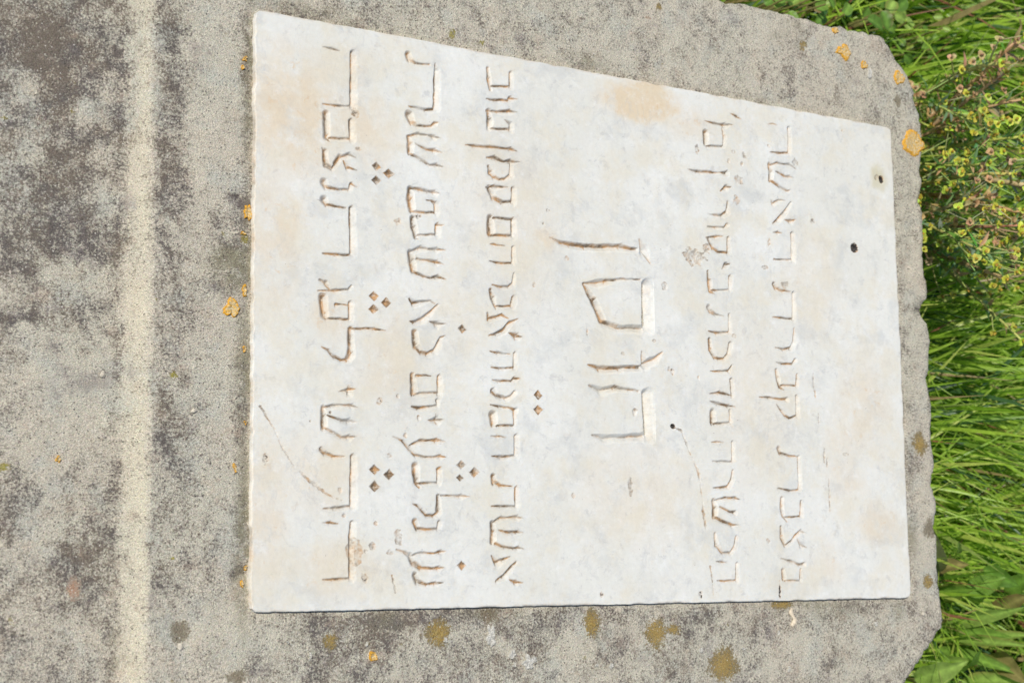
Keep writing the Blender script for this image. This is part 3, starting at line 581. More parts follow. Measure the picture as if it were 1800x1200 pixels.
# orientation
area = .5 * np.sum(oa[:, 0] * np.roll(oa[:, 1], -1) - oa[:, 1] * np.roll(oa[:, 0], -1))
nrmo = np.stack([tan[:, 1], -tan[:, 0]], 1) * (1 if area > 0 else -1)      # outward
for k in range(1): nrmo = (nrmo + np.roll(nrmo, 1, 0) + np.roll(nrmo, -1, 0)); nrmo /= np.linalg.norm(nrmo, axis=1)[:, None]
chip = np.array([noise.noise(Vector((p[0] * 60, p[1] * 60, 4))) * .0032 + noise.noise(Vector((p[0] * 190, p[1] * 190, 8))) * .0022 for p in out])
oa = oa + nrmo * chip[:, None]
# the moulding runs across the stone; its foot and its head as lines x(y)
bl0, bl1 = at(232, 0, ZL), at(208, 1200, ZL); br0, br1 = at(274, 0, ZS), at(262, 1200, ZS)
def band(y):
    a = bl0[0] + (y - bl0[1]) * (bl1[0] - bl0[0]) / (bl1[1] - bl0[1]); b = br0[0] + (y - br0[1]) * (br1[0] - br0[0]) / (br1[1] - br0[1])
    return a, b
def zsurf(x, y):
    a, b = band(y)
    wob = .0016 * noise.noise(Vector((y * 14, 3, 1))) + .0008 * noise.noise(Vector((y * 60, x * 60, 1)))
    t = (x + wob - a) / (b - a); t = 0 if t < 0 else 1 if t > 1 else t
    s = math.sin(t * math.pi / 2) ** .9 * .75 + t * .25
    z = ZL + (ZS - ZL) * s
    inpl = (-.004 < x < W_ + .004) and (-.004 < y < H_ + .004)
    n_ = .0011 * noise.noise(Vector((x * 22, y * 22, 0))) + .0006 * noise.noise(Vector((x * 75, y * 75, 5))) + .00030 * noise.noise(Vector((x * 210, y * 210, 9)))
    if inpl: n_ = min(n_, 0) - .001
    # pocked scars where the surface has spalled
    for (cx, cy, r_, dd) in SCARS:
        d = math.hypot(x - cx, y - cy)
        if d < r_ * 1.6: n_ -= dd * max(0, 1 - (d / r_) ** 2 * (1 + .5 * noise.noise(Vector((x * 90, y * 90, 2)))))
    return z + n_
SCARS = [(*at(px, py, ZS)[:2], r_, d_) for px, py, r_, d_ in [(1345, 193, .012, .004), (318, 72, .014, .003), (310, 300, .02, .0015), (317, 1107, .016, .002), (1623, 547, .014, .003), (1612, 345, .012, .003),
    (1648, 800, .010, .002), (1605, 400, .006, .002), (430, 1010, .012, .003), (1412, 90, .012, .0015), (220, 78, .008, .003), (1640, 930, .012, .002), (425, 345, .007, .003), (1595, 470, .006, .002)]]
inner = oa - nrmo * .0055
pts2 = [Vector((p[0], p[1])) for p in inner]; nb = len(pts2)
def inside_fast():
    # even-odd test for a grid
    pass
g = []
st = .0036
xs = np.arange(-.26, .75, st); ys = np.arange(oa[:, 1].min(), oa[:, 1].max(), st)
gx, gy = np.meshgrid(xs, ys, indexing='ij'); gx = gx + (nr.rand(*gx.shape) - .5) * st * .35; gy = gy + (nr.rand(*gy.shape) - .5) * st * .35
gx2, gy2 = np.meshgrid(np.arange(XL + .03, -.262, .03), np.arange(oa[:, 1].min(), oa[:, 1].max(), .03), indexing='ij')
gx = np.concatenate([gx.ravel(), gx2.ravel()]); gy = np.concatenate([gy.ravel(), gy2.ravel()])
ins = np.zeros(len(gx), bool); mind = np.full(len(gx), 9.)
for i in range(nb):
    x1, y1 = inner[i]; x2, y2 = inner[(i + 1) % nb]
    c = ((y1 > gy) != (y2 > gy))
    if c.any():
        xi = (x2 - x1) * (gy - y1) / (y2 - y1 + 1e-12) + x1; ins ^= c & (gx < xi)
    mind = np.minimum(mind, (gx - x1) ** 2 + (gy - y1) ** 2)
hide = (gx > .012) & (gx < W_ - .012) & (gy > .012) & (gy < H_ - .012)      # under the plaque: sparse
keep = ins & (mind > (.0022) ** 2) & ~(hide & (nr.rand(len(gx)) > .06))
allp = pts2 + [Vector((a, b)) for a, b in zip(gx[keep], gy[keep])]
vo, eo, fo, *_ = delaunay_2d_cdt(allp, [(i, (i + 1) % nb) for i in range(nb)], [], 1, 1e-7, False)
# the first nb points keep their order when nothing merges
TV = [(v.x, v.y, zsurf(v.x, v.y)) for v in vo]
TF = [list(f) for f in fo]
cen2 = np.array([[sum(vo[i].x for i in f) / len(f), sum(vo[i].y for i in f) / len(f)] for f in TF]); inn = np.zeros(len(TF), bool)
for i in range(nb):                                   # keep only the triangles inside the chipped outline
    x1, y1 = inner[i]; x2, y2 = inner[(i + 1) % nb]; c = ((y1 > cen2[:, 1]) != (y2 > cen2[:, 1]))
    if c.any(): inn ^= c & (cen2[:, 0] < (x2 - x1) * (cen2[:, 1] - y1) / (y2 - y1 + 1e-12) + x1)
TF = [f for f, k in zip(TF, inn) if k]
rings = [(.0025, -.0008), (.0006, -.0030), (0, -.0065), (-.0012, -.016), (-.001, -.045), (.0, -.10), (-.002, -.18), (0, GROUND - .03)]
prev = list(range(nb)); zt = [TV[i][2] for i in range(nb)]
for (ins_, dz) in rings:
    cur = []
    for i in range(nb):
        nz = 0 if dz > -.002 else .0022 * noise.noise(Vector((oa[i][0] * 35, oa[i][1] * 35, dz * 40))) + .0012 * noise.noise(Vector((oa[i][0] * 120, oa[i][1] * 120, dz * 90)))
        p = oa[i] - nrmo[i] * (ins_ - nz)
        cur.append(len(TV)); TV.append((p[0], p[1], zt[i] + dz if dz > -.2 else dz))
    for i in range(nb):
        j = (i + 1) % nb
        TF.append([prev[i], cur[i], cur[j], prev[j]] if area > 0 else [prev[i], prev[j], cur[j], cur[i]])
    prev = cur
TV = np.array(TV)
# consistent upward / outward winding
def fnormal_up(f):
    a, b, c = TV[f[0]], TV[f[1]], TV[f[2]]; return np.cross(b - a, c - a)[2]
TF = [f if (len(f) == 4 or fnormal_up(f) > 0) else f[::-1] for f in TF]
LICH = [(1481,90,13,13,'orange',.55),(1518,114,6,6,'orange',.4),(1580,137,9,12,'orange',.35),(1468,55,3.5,6,'orange',.5),(1605,252,18,23,'orange',.22),(407,542,14,15,'orange',.4),(437,373,9,13,'orange',.5),(428,512,4,8,'orange',.8),(655,1153,6,9,'orange',.5),(115,803,4,6,'orange',.6),
 (770,1111,23,24,'ochre',.35),(581,1126,12,15,'ochre',.3),(1040,1095,15,26,'ochre',.35),(1153,1112,19,26,'ochre',.5),(1183,1106,12,9,'ochre',.4),(1272,1168,24,32,'ochre',.4),(1616,781,13,20,'ochre',.5),(1632,1022,9,14,'ochre',.4),(1412,80,7,9,'ochre',.4),(1374,1062,22,7,'ochre',.4),(1158,12,6,8,'ochre',.4),
 (415,1190,22,14,'olive',.35),(858,1080,18,14,'olive',.5),(1634,930,11,20,'olive',.5),(1578,178,7,11,'olive',.4),
 (317,1108,19,24,'brown',.3),(143,1035,13,20,'pink',.5),(1140,30,6,5,'pink',.5),
 (18,818,13,9,'yellow',.5),(305,660,9,7,'yellow',.7),(20,198,7,6,'yellow',.6),(142,186,5,4,'yellow',.5),(303,978,6,6,'yellow',.6),(795,60,7,8,'yellow',.8),(848,76,6,4,'yellow',.6),(705,1136,6,5,'yellow',.5),(1275,1100,4,4,'yellow',.5),(425,952,4,9,'yellow',.6),(430,420,6,12,'yellow',.8),
 (862,1118,7,17,'white',.8),(928,1162,12,13,'white',.55),(901,1148,5,8,'white',.8),(1528,130,3.5,9,'white',.2)]
# growth maps on the stone, traced from the photograph  (x, y, rx, ry, amount)
def field(v, base, lst):
    f = base.copy()
    for (px, py, rx, ry, am) in lst:
        c = at(px, py, ZS); ax = np.linalg.norm(at(px + rx, py, ZS) - c); ay = np.linalg.norm(at(px, py + ry, ZS) - c)
        d = np.hypot((v[:, 0] - c[0]) / ax, (v[:, 1] - c[1]) / ay); f += am * np.clip(1.25 - d, 0, 1)
    return f
base = np.full(len(TV), .47)
a_, b_ = band(TV[:, 1])
base = np.where(TV[:, 0] < a_, .68, base); base = np.where(TV[:, 0] > .69, .32, base); base = np.where(TV[:, 1] > H_ + .005, .42, base)
base = np.where((TV[:, 1] < -.002) & (TV[:, 0] > 0), .63, base)
dark = field(TV, base, [(60,60,120,120,.45),(140,120,120,130,.40),(170,260,80,120,.35),(60,330,110,100,.35),(150,400,90,70,.4),(40,470,70,60,.3),(70,555,70,22,.3),(140,545,22,18,.35),
 (60,150,28,50,-.6),(70,250,30,40,-.5),(195,175,25,40,-.4),(200,340,45,35,-.6),(195,250,30,60,-.3),(40,505,40,28,-.5),(120,480,60,30,-.3),
 (110,640,120,100,-.42),(60,760,90,80,-.25),(150,760,80,120,-.4),(15,700,30,50,.35),(125,655,15,30,.4),(20,620,40,25,.3),(60,980,60,70,-.3),(90,1090,60,50,-.35),(160,1130,60,40,-.35),
 (150,960,50,70,.4),(30,880,40,70,.3),(130,1040,60,60,.25),(30,1150,50,50,.2),(200,900,30,50,.1),(180,1000,25,60,.25),
 (300,60,40,110,.45),(320,150,50,40,.25),(300,260,35,130,.45),(310,400,40,100,.35),(310,560,45,100,.30),(300,720,50,80,.35),(300,850,50,90,.3),(330,950,80,80,.2),
 (370,180,50,160,-.45),(390,260,40,80,-.3),(370,570,45,60,-.35),(380,700,40,90,-.35),(400,850,30,70,-.25),(380,1080,70,50,-.4),(420,1110,60,60,-.35),(460,1130,70,60,-.35),
 (435,120,14,140,.45),(432,330,18,90,.45),(400,440,50,70,.4),(425,560,25,80,.35),(425,680,18,80,.4),(420,760,15,80,.3),(425,930,20,90,.3),(350,20,50,30,-.3),
 (620,1100,120,40,.3),(560,1160,120,60,.2),(700,1090,120,20,.3),(800,1080,120,25,.25),(950,1090,90,30,.25),(780,1170,100,40,.1),(900,1130,60,30,-.25),(1100,1170,90,40,-.15),(1250,1090,150,30,.15),(1330,1150,120,40,-.2),(1450,1130,120,70,-.25),(1200,1175,60,30,.15),
 (560,30,90,20,.2),(700,90,90,20,.25),(640,70,60,15,.2),(850,120,90,20,.25),(1040,140,90,14,.25),(900,50,200,40,-.05),(1450,70,100,40,-.2),(1410,130,90,40,-.1),(1340,130,10,14,.5),(1385,165,14,30,.3),(1410,90,14,22,.3),(1300,120,12,12,.3),
 (1560,95,18,22,.5),(1530,205,20,16,.4),(1590,180,12,20,.2),(1600,300,12,40,.3),(1620,540,22,14,.4),(1610,410,10,16,.3),(1600,760,20,40,.1),(1620,900,20,40,.1)])
def curve(v, pts, r, am):
    P_ = [at(*p, ZS) for p in pts]; f = np.zeros(len(v))
    for a, b in zip(P_[:-1], P_[1:]):
        d_ = b - a; t_ = np.clip(((v[:, 0] - a[0]) * d_[0] + (v[:, 1] - a[1]) * d_[1]) / (d_[0] ** 2 + d_[1] ** 2), 0, 1)
        f = np.maximum(f, np.clip(1.3 - np.hypot(v[:, 0] - a[0] - t_ * d_[0], v[:, 1] - a[1] - t_ * d_[1]) / r, 0, 1))
    return f * am
dark += curve(TV, [(0, 556), (70, 552), (108, 576), (126, 574), (142, 545), (168, 533), (205, 537)], .0035, .38)
dark += curve(TV, [(60, 470), (75, 505), (72, 540)], .004, .5) + curve(TV, [(228, 0), (222, 300), (218, 600), (210, 900), (204, 1200)], .0040, .20) + curve(TV, [(290, 0), (287, 400), (282, 800), (270, 1200)], .004, .08)
dark += curve(TV, [(400, 347), (418, 345)], .0025, 1.2) + curve(TV, [(415, 360), (436, 356)], .003, 1.0) + curve(TV, [(405, 1012), (432, 1000)], .003, .9) + curve(TV, [(218, 70), (222, 84)], .003, .9)
dark += curve(TV, [(1582, 342), (1624, 340)], .0016, .6) + curve(TV, [(1585, 545), (1625, 542)], .003, .5)
for k_ in range(150):                                  # small dark and pale colonies of all sizes
    q_ = nr.rand(3); dark += 0
    x_, y_ = -.2 + q_[0] * .94, -.12 + q_[1] * .72; r_ = .003 + .011 * q_[2] ** 2
    dark += (.40 if k_ % 2 else -.65) * np.clip(1.2 - np.hypot(TV[:, 0] - x_, TV[:, 1] - y_) / r_, 0, 1)
cream = np.clip(np.minimum((TV[:, 0] - a_ + .003) / .014, (b_ + .001 - TV[:, 0]) / .007), 0, 1)
ny = np.array([noise.noise(Vector((v[0] * 60, v[1] * 30, 2))) for v in TV])
cream = np.clip(cream * (1.0 + .5 * ny), 0, 1)
cream *= np.clip((.47 - TV[:, 1]) / .06 * .5 + .5, .25, 1)
dark = dark - .38 * cream
olive = np.clip(field(TV, np.zeros(len(TV)), [(415,470,50,50,1.0),(432,640,24,110,1.0),(430,960,20,170,1.3),(436,180,12,130,.8),(437,400,12,60,.8),(428,790,14,60,.5),(440,60,14,80,.7),(415,470,60,30,.6),(430,1030,22,30,1),(215,1150,14,50,.7),(560,20,120,18,.5),(680,95,60,12,.8),(900,122,60,10,.6),(1030,110,50,20,.6),
   (1590,700,14,30,.5),(1600,940,16,40,.8),(860,1075,60,18,.6),(1400,1062,80,10,.8),(680,1090,35,26,.6),(1050,1120,30,30,.4),(1395,50,22,22,.5),(1360,60,20,20,.4),(520,1060,0.1,0.1,0),(1465,1075,60,20,.5),(1580,1070,14,20,.6)]), 0, 1)
FILM = {k: np.zeros(len(TV)) for k in ('ochre', 'brown', 'pink', 'yellow')}
for (px, py, rx, ry, m_, lb) in LICH:
    k = {'olive': 'brown', 'orange': None, 'white': None}.get(m_, m_)
    if not k: continue
    c = at(px, py, ZS); ax = np.linalg.norm(at(px + rx, py, ZS) - c); ay = np.linalg.norm(at(px, py + ry, ZS) - c)
    FILM[k] = np.maximum(FILM[k], np.clip(1 - .55 * np.hypot((TV[:, 0] - c[0]) / ax, (TV[:, 1] - c[1]) / ay), 0, 1))
cent = np.array([TV[f].mean(0) for f in TF])
ca, cb = band(cent[:, 1])
def stone_part(name, mask):
    faces = [TF[i] for i in np.nonzero(mask)[0]]
    flat = np.concatenate([np.asarray(f) for f in faces]); u, inv = np.unique(flat, return_inverse=True); ff = []; k = 0
    for f in faces: ff.append(inv[k:k + len(f)]); k += len(f)
    o = mesh_np(name, TV[u], ff, M['stone'], grave); place(o)
    attr(o, 'dark', dark[u]); attr(o, 'cream', cream[u]); attr(o, 'olive', olive[u])
    for k_, v_ in FILM.items(): attr(o, k_, v_[u])
    return o
tag(stone_part('foot_slab', cent[:, 0] < ca), 'darkly blotched lower slab left of the cream moulding')
tag(stone_part('moulding', (cent[:, 0] >= ca) & (cent[:, 0] < cb)), 'worn cream moulding stepping up between the two slabs')
tag(stone_part('head_slab', cent[:, 0] >= cb), 'grey slab with chipped far edge around the marble')

# lichens: thin crusts with lobed outlines, each a part of the stone
def lichen(px, py, rx, ry, mat, th=.0009, lobes=.28, seed=0):
    c = at(px, py, ZS); ax = np.linalg.norm(at(px + rx, py, ZS) - c); ay = np.linalg.norm(at(px, py + ry, ZS) - c)
    n_ = 64; K = [0, .3, .55, .75, .88, .96, 1.04]
    V = []; rim = []; F = []
    for k, q in enumerate(K):
        for i in range(n_):
            a = 2 * math.pi * i / n_
            rr = 1 + lobes * (noise.noise(Vector((math.cos(a) * 1.1, math.sin(a) * 1.1, seed * 3.1))) * 1.6 + .35 * noise.noise(Vector((math.cos(a) * 3.5, math.sin(a) * 3.5, seed * 1.7)))) + .20 * noise.noise(Vector((math.cos(a) * 7, math.sin(a) * 7, seed)))
            x = c[0] + math.cos(a) * ax * rr * q; y = c[1] + math.sin(a) * ay * rr * q
            h = th * (1 + .9 * noise.noise(Vector((x * 420, y * 420, seed)))) * (.75 + .5 * q) + .0003
            if k >= 5: h = th * .5 if k == 5 else -.0012
            V.append((x, y, zsurf(x, y) + h)); rim.append(min(q, 1))
    for k in range(len(K) - 1):
        for i in range(n_):
            j = (i + 1) % n_; F.append((k * n_ + i, (k + 1) * n_ + i, (k + 1) * n_ + j, k * n_ + j))
    o = mesh_np('lichen_patch', V, np.array(F), M[mat], grave); place(o); attr(o, 'rim', rim)
    tag(o, {'orange': 'bright orange lichen crust', 'ochre': 'mustard brown lichen crust', 'olive': 'olive lichen film', 'brown': 'dull brown lichen spot', 'pink': 'pinkish lichen blush', 'yellow': 'yellow green lichen dot', 'white': 'white chalky lichen crust', 'pale': 'pale lichen rosette'}[mat])
    return o
for q_ in range(8):
    LICH.append((rnd.choice([rnd.uniform(425, 442), rnd.uniform(405, 440)]), rnd.uniform(30, 1050), rnd.uniform(1.5, 4), rnd.uniform(2, 6), 'orange', .9))
for q_ in range(14): LICH.append((rnd.uniform(480, 1560), rnd.uniform(1085, 1180), rnd.uniform(1.5, 3.5), rnd.uniform(2, 4.5), 'white', .8))
for i, (px, py, rx, ry, m_, lb) in enumerate(LICH):
    if m_ not in ('orange', 'white'): continue
    lichen(px, py, rx, ry, m_, .0012 if m_ in ('orange', 'white') else .0004, lb, i + 1)

# dribble of pale mortar below the plaque edge
def tube_mesh(P, rads, n_=7, flat=1.0):
    V = []; F = []
    for k, (p, r) in enumerate(zip(P, rads)):
        p = Vector(p); t = Vector(P[min(k + 1, len(P) - 1)]) - Vector(P[max(k - 1, 0)]); t.normalize()
        u = t.cross(Vector((0, 0, 1)));
        if u.length < .05: u = t.cross(Vector((0, 1, 0)))
        u.normalize(); v = u.cross(t)
        for i in range(n_):
            a = 2 * math.pi * i / n_; V.append(p + u * math.cos(a) * r + v * math.sin(a) * r * flat)
    m_ = len(P)
    for k in range(m_ - 1):
        for i in range(n_):
            j = (i + 1) % n_; F.append((k * n_ + i, k * n_ + j, (k + 1) * n_ + j, (k + 1) * n_ + i))
    V.append(Vector(P[0])); V.append(Vector(P[-1]))
    for i in range(n_):
        j = (i + 1) % n_; F.append((len(V) - 2, j, i)); F.append((len(V) - 1, (m_ - 1) * n_ + i, (m_ - 1) * n_ + j))
    return V, F
P = []
for px, py in [(1391, 1068), (1389, 1076), (1393, 1082), (1397, 1088), (1395, 1094), (1391, 1100)]:
    p = at(px, py, ZS); P.append((p[0], p[1], zsurf(p[0], p[1]) + .0005))
V, F = tube_mesh(P, [.0012, .0027, .0014, .0026, .0028, .0016], 8, .5)
o = mesh_np('mortar_dribble', V, F, M['mortar'], grave); place(o); tag(o, 'small cream mortar dribble just below the plaque')

# loose pebbles lying on the stone
def pebble(px, py, r, label, zz=None, seed=1, mat='pebble'):
    r *= .82
    bm = bmesh.new(); bmesh.ops.create_icosphere(bm, subdivisions=3, radius=r)
    for v in bm.verts:
        k = 1 + .5 * noise.noise(v.co * (1.1 / r) + Vector((seed, 0, 0))) + .08 * noise.noise(v.co * (4 / r)); v.co *= k; v.co.z *= .6; v.co.x *= 1.25
    me = bpy.data.meshes.new('pebble'); bm.to_mesh(me); bm.free(); me.materials.append(M[mat])
    for p_ in me.polygons: p_.use_smooth = True
    o = bpy.data.objects.new('pebble', me); COL.objects.link(o)
    z0 = zsurf(*at(px, py, ZS)[:2]); p = at(px, py, z0)
    o.location = (p[0], p[1], z0 + r * .42); o.rotation_euler = (0, 0, seed * 1.3)
    tag(o, label, 'pebble', 'loose pebbles on the tomb')
pebble(180, 658, .0024, 'small cream pebble lying on the lower slab left of the moulding', seed=1)
pebble(317, 1136, .0026, 'white pebble beside the round brown lichen spot on the stone', seed=2)
pebble(340, 722, .0019, 'tiny pale pebble between the cream moulding and the marble plaque', seed=3)
pebble(1622, 1078, .0022, 'white pebble beyond the lower far corner of the marble plaque', seed=4)

# ------------------------------------------------------------------ ground and plants
def gz(x, y): return GROUND + .012 * noise.noise(Vector((x * 3, y * 3, 1)))
V = []; F = []
xs = np.concatenate([np.linspace(-60, -3, 8), np.linspace(-2.5, 3.5, 61), np.linspace(4, 60, 8)]); ys = xs - .3
for x in xs:
    for y in ys: V.append((x, y, gz(x, y)))
N = len(ys)
for i in range(len(xs) - 1):
    for j in range(N - 1): F.append((i * N + j, (i + 1) * N + j, (i + 1) * N + j + 1, i * N + j + 1))
t = NT('ground')
dist = t.n('ShaderNodeVectorMath', operation='LENGTH'); t.L(t.co, dist.inputs[0])
far = t.ramp(dist.outputs['Value'], 1.8, 3.2)
gc = t.mix(t.ramp(t.noise(14, 5, .7), .38, .62), (.050, .085, .018), (.10, .15, .03))
gc = t.mix(far, t.mix(t.ramp(t.noise(30, 5, .7), .35, .6), (.05, .045, .022), (.07, .10, .025)), gc)
gm_ = t.done(gc, .95, t.bump(t.noise(60, 5, .8), .8, .02), spec=.1)
g_ = mesh_np('ground', V, np.array(F), gm_); tag(g_, kind='structure')

poly = oa
def in_stone(x, y, pad=.0):
    # the stone is convex enough: test against padded outline in vector form
    d = (poly - np.array([x, y])); i = np.argmin((d ** 2).sum(1)); sgn = -(d[i] @ nrmo[i])
    return sgn < pad
def blades(name, roots, hts, wds, leans, dirs, cols, nseg=5, mat='grass', curl=1.0, twist=None):
    """numpy strips: root (n,3); lean = horizontal reach / height; dirs = azimuth"""
    n_ = len(roots); tt = np.linspace(0, 1, nseg + 1)
    reach = leans * hts
    up = hts[:, None] * (tt - .30 * np.clip(leans, 0, 1.6)[:, None] * tt ** 2.4 * curl)
    ho = reach[:, None] * tt ** 1.8
    cx = roots[:, 0:1] + np.cos(dirs)[:, None] * ho; cy = roots[:, 1:2] + np.sin(dirs)[:, None] * ho; cz = roots[:, 2:3] + up
    side = dirs + math.pi / 2 + (nr.rand(n_) - .5) * 1.6
    tw = side[:, None] + (nr.rand(n_) - .5)[:, None] * 1.8 * tt
    wprof = np.minimum(1, .55 + tt * 1.6) * (1 - tt ** 2.6) + .02
    hw = .5 * wds[:, None] * wprof
    dx = np.cos(tw) * hw; dy = np.sin(tw) * hw
    fold = hw * .45
    L_ = np.stack([cx - dx, cy - dy, cz + fold], -1); Mi = np.stack([cx, cy, cz], -1); R_ = np.stack([cx + dx, cy + dy, cz + fold], -1)
    V = np.stack([L_, Mi, R_], 2).reshape(-1, 3)              # n, seg, 3
    per = (nseg + 1) * 3
    k = np.arange(nseg)
    q1 = np.stack([k * 3, k * 3 + 1, k * 3 + 4, k * 3 + 3], 1); q2 = q1 + 1; q = np.vstack([q1, q2])
    F = (q[None] + (np.arange(n_) * per)[:, None, None]).reshape(-1, 4)
    o = mesh_np(name, V, F, M[mat])
    # pigment: paler/yellower at the tip of some, whitish at the base
    C = np.repeat(cols[:, None, :], nseg + 1, 1)
    C = np.repeat(C[:, :, None, :], 3, 2).reshape(-1, 3)
    attrc(o, 'tint', C); return o

THIN = [(*at(px, py, -.17)[:2], rx_, ry_, k_) for px, py, rx_, ry_, k_ in [(1700, 290, .15, .10, .30), (1490, 12, .07, .05, .05), (1690, 1010, .07, .03, .25), (1720, 1140, .12, .045, .22), (1640, 1190, .06, .03, .2)]]
def grass_set(name, n_, xr, yr, hr, wr, pad=.012, green=0, clump=.0, seed=3, leanf=(.1, .7), nseg=5, bias=None):
    r = np.random.RandomState(seed)
    X = r.uniform(*xr, n_ * 3); Y = r.uniform(*yr, n_ * 3)
    if clump:
        c = np.array([noise.noise(Vector((x * 9, y * 9, seed))) for x, y in zip(X, Y)]); ok = (c * .5 + .5 + (r.rand(len(X)) - .5) * .9) > clump
        X, Y = X[ok], Y[ok]
    if name == 'grass':
        keepp = np.ones(len(X), bool)
        for (cx_, cy_, rx_, ry_, kp_) in THIN:
            d_ = np.hypot((X - cx_) / rx_, (Y - cy_) / ry_); keepp &= ~((d_ < 1) & (r.rand(len(X)) > kp_))
        X, Y = X[keepp], Y[keepp]
    # fast reject against the stone
    inb = (X > XL - pad) & (X < .76) & (Y > ybot - pad) & (Y < ytop + pad)
    kp = np.ones(len(X), bool)
    for i in np.nonzero(inb)[0]:
        if in_stone(X[i], Y[i], pad): kp[i] = False
    X, Y = X[kp][:n_], Y[kp][:n_]; n_ = len(X)
    patch = np.array([noise.noise(Vector((x * 5, y * 5, 20))) for x, y in zip(X, Y)])
    h = r.uniform(*hr, n_) * (1 + .35 * patch)
    for (cx_, cy_, rx_, ry_, kp_) in THIN: h = np.where(np.hypot((X - cx_) / rx_, (Y - cy_) / ry_) < 1, h * .72, h)
    wd = r.uniform(*wr, n_) #; wd = r.uniform(*wr, n_)
    ln = r.uniform(*leanf, n_)
    swirl = np.array([noise.noise(Vector((x * 6, y * 6, 40))) for x, y in zip(X, Y)])
    az = (bias if bias is not None else .0) + swirl * 3.0 + r.normal(0, .8, n_)
    # near the stone lean away from it
    near = (X > .6) & (X < .80); az = np.where(near, r.normal(.0, .8, n_), az)
    tone = r.rand(n_)
    col = np.stack([.185 + .24 * tone, .33 + .26 * tone, .028 + .05 * tone], 1)
    blu = r.rand(n_) < .10; col[blu] = np.stack([.055 + .03 * tone[blu], .12 + .05 * tone[blu], .045 + .02 * tone[blu]], 1)
    yl = r.rand(n_) < .18; col[yl] = np.stack([.42 + .12 * tone[yl], .50 + .10 * tone[yl], .10 + .05 * tone[yl]], 1)
    dk_ = r.rand(n_) < .14; col[dk_] *= np.array([.55, .62, .7])
    dry = r.rand(n_) < .05; col[dry] = np.stack([.34 + .1 * tone[dry], .25 + .08 * tone[dry], .12 + .05 * tone[dry]], 1)
    red = r.rand(n_) < .02; col[red] = np.stack([.26 + .05 * tone[red], .10 + .03 * tone[red], .06 + .02 * tone[red]], 1)
    Z = np.array([gz(x, y) for x, y in zip(X, Y)]) - .004
    o = blades(name, np.stack([X, Y, Z], 1), h, wd, ln, az, col, nseg)
    return o

o = grass_set('grass', 24000, (.70, 1.75), (-.55, 1.15), (.12, .27), (.0028, .0088), pad=.02, seed=3, clump=.25, leanf=(.1, .95))
tag(o, 'dense bright green grass growing beyond the far edge of the tomb', 'grass', kind='stuff')
o = grass_set('grass', 26000, (-1.9, 2.9), (-1.6, 2.2), (.07, .17), (.004, .008), pad=.03, seed=5, clump=.1, leanf=(.2, 1.0), nseg=3)
tag(o, 'thinner grass spreading over the ground all round the tomb', 'grass', kind='stuff')
o = grass_set('undergrowth', 16000, (.72, 1.6), (-.5, 1.1), (.03, .09), (.003, .008), pad=.01, seed=9, leanf=(.3, 1.4), nseg=3)
tag(o, 'short dark undergrowth of low leaves between the grass roots', 'undergrowth', kind='stuff')

# generic leaf: strip with midrib fold, curvature; returns arrays
def leaf_arrays(base, d, up, L_, wd, shape='lance', bend=.4, fold=.25, wave=0, nseg=8, seed=0):
    d = Vector(d).normalized(); up = Vector(up); s = d.cross(up).normalized(); up = s.cross(d).normalized()
    V = []; F = []
    for k in range(nseg + 1):
        t_ = k / nseg
        if shape == 'lance': w_ = math.sin(math.pi * min(1, t_ ** .8)) ** .8 * (1 - .15 * t_)
        elif shape == 'round': w_ = math.sqrt(max(0, 1 - (2 * t_ - 1) ** 2)) ** .8
        elif shape == 'strap': w_ = min(1, .4 + 2 * t_) * (1 - t_ ** 4)
        else: w_ = 1 - t_
        w_ = max(w_, .03) * wd / 2
        c = Vector(base) + d * (L_ * (t_ - .12 * bend * t_ * t_)) - up * (bend * L_ * .5 * t_ * t_)
        wv = wave * wd * math.sin(t_ * 17 + seed * 2.3)
        wv2 = wave * wd * math.sin(t_ * 15 + seed * 3.9 + 1)
        V += [c - s * w_ + up * (fold * w_ + wv), c - s * w_ * .5 + up * (fold * w_ * .35 + wv * .3), c, c + s * w_ * .5 + up * (fold * w_ * .35 + wv2 * .3), c + s * w_ + up * (fold * w_ + wv2)]
    for k in range(nseg):
        for j in range(4): F.append((k * 5 + j, k * 5 + j + 1, k * 5 + j + 6, k * 5 + j + 5))
    return V, F
def leaf_obj(name, args, col, parent, rib=1.25, vein=None, **kw):
    V, F = leaf_arrays(*args, **kw)
    o = mesh_np(name, V, np.array(F), M['leaf'], parent)
    C = []
    for i in range(len(V)):
        j = i % 5; k = i // 5
        m_ = rib if j == 2 else 1 + .12 * noise.noise(Vector((i * .7, 3, col[0] * 50)))
        c = [x * m_ for x in col]
        if vein and j in (0, 4): c = [a * .6 + b * .4 for a, b in zip(c, vein)]
        C.append(c)
    attrc(o, 'tint', C); return o

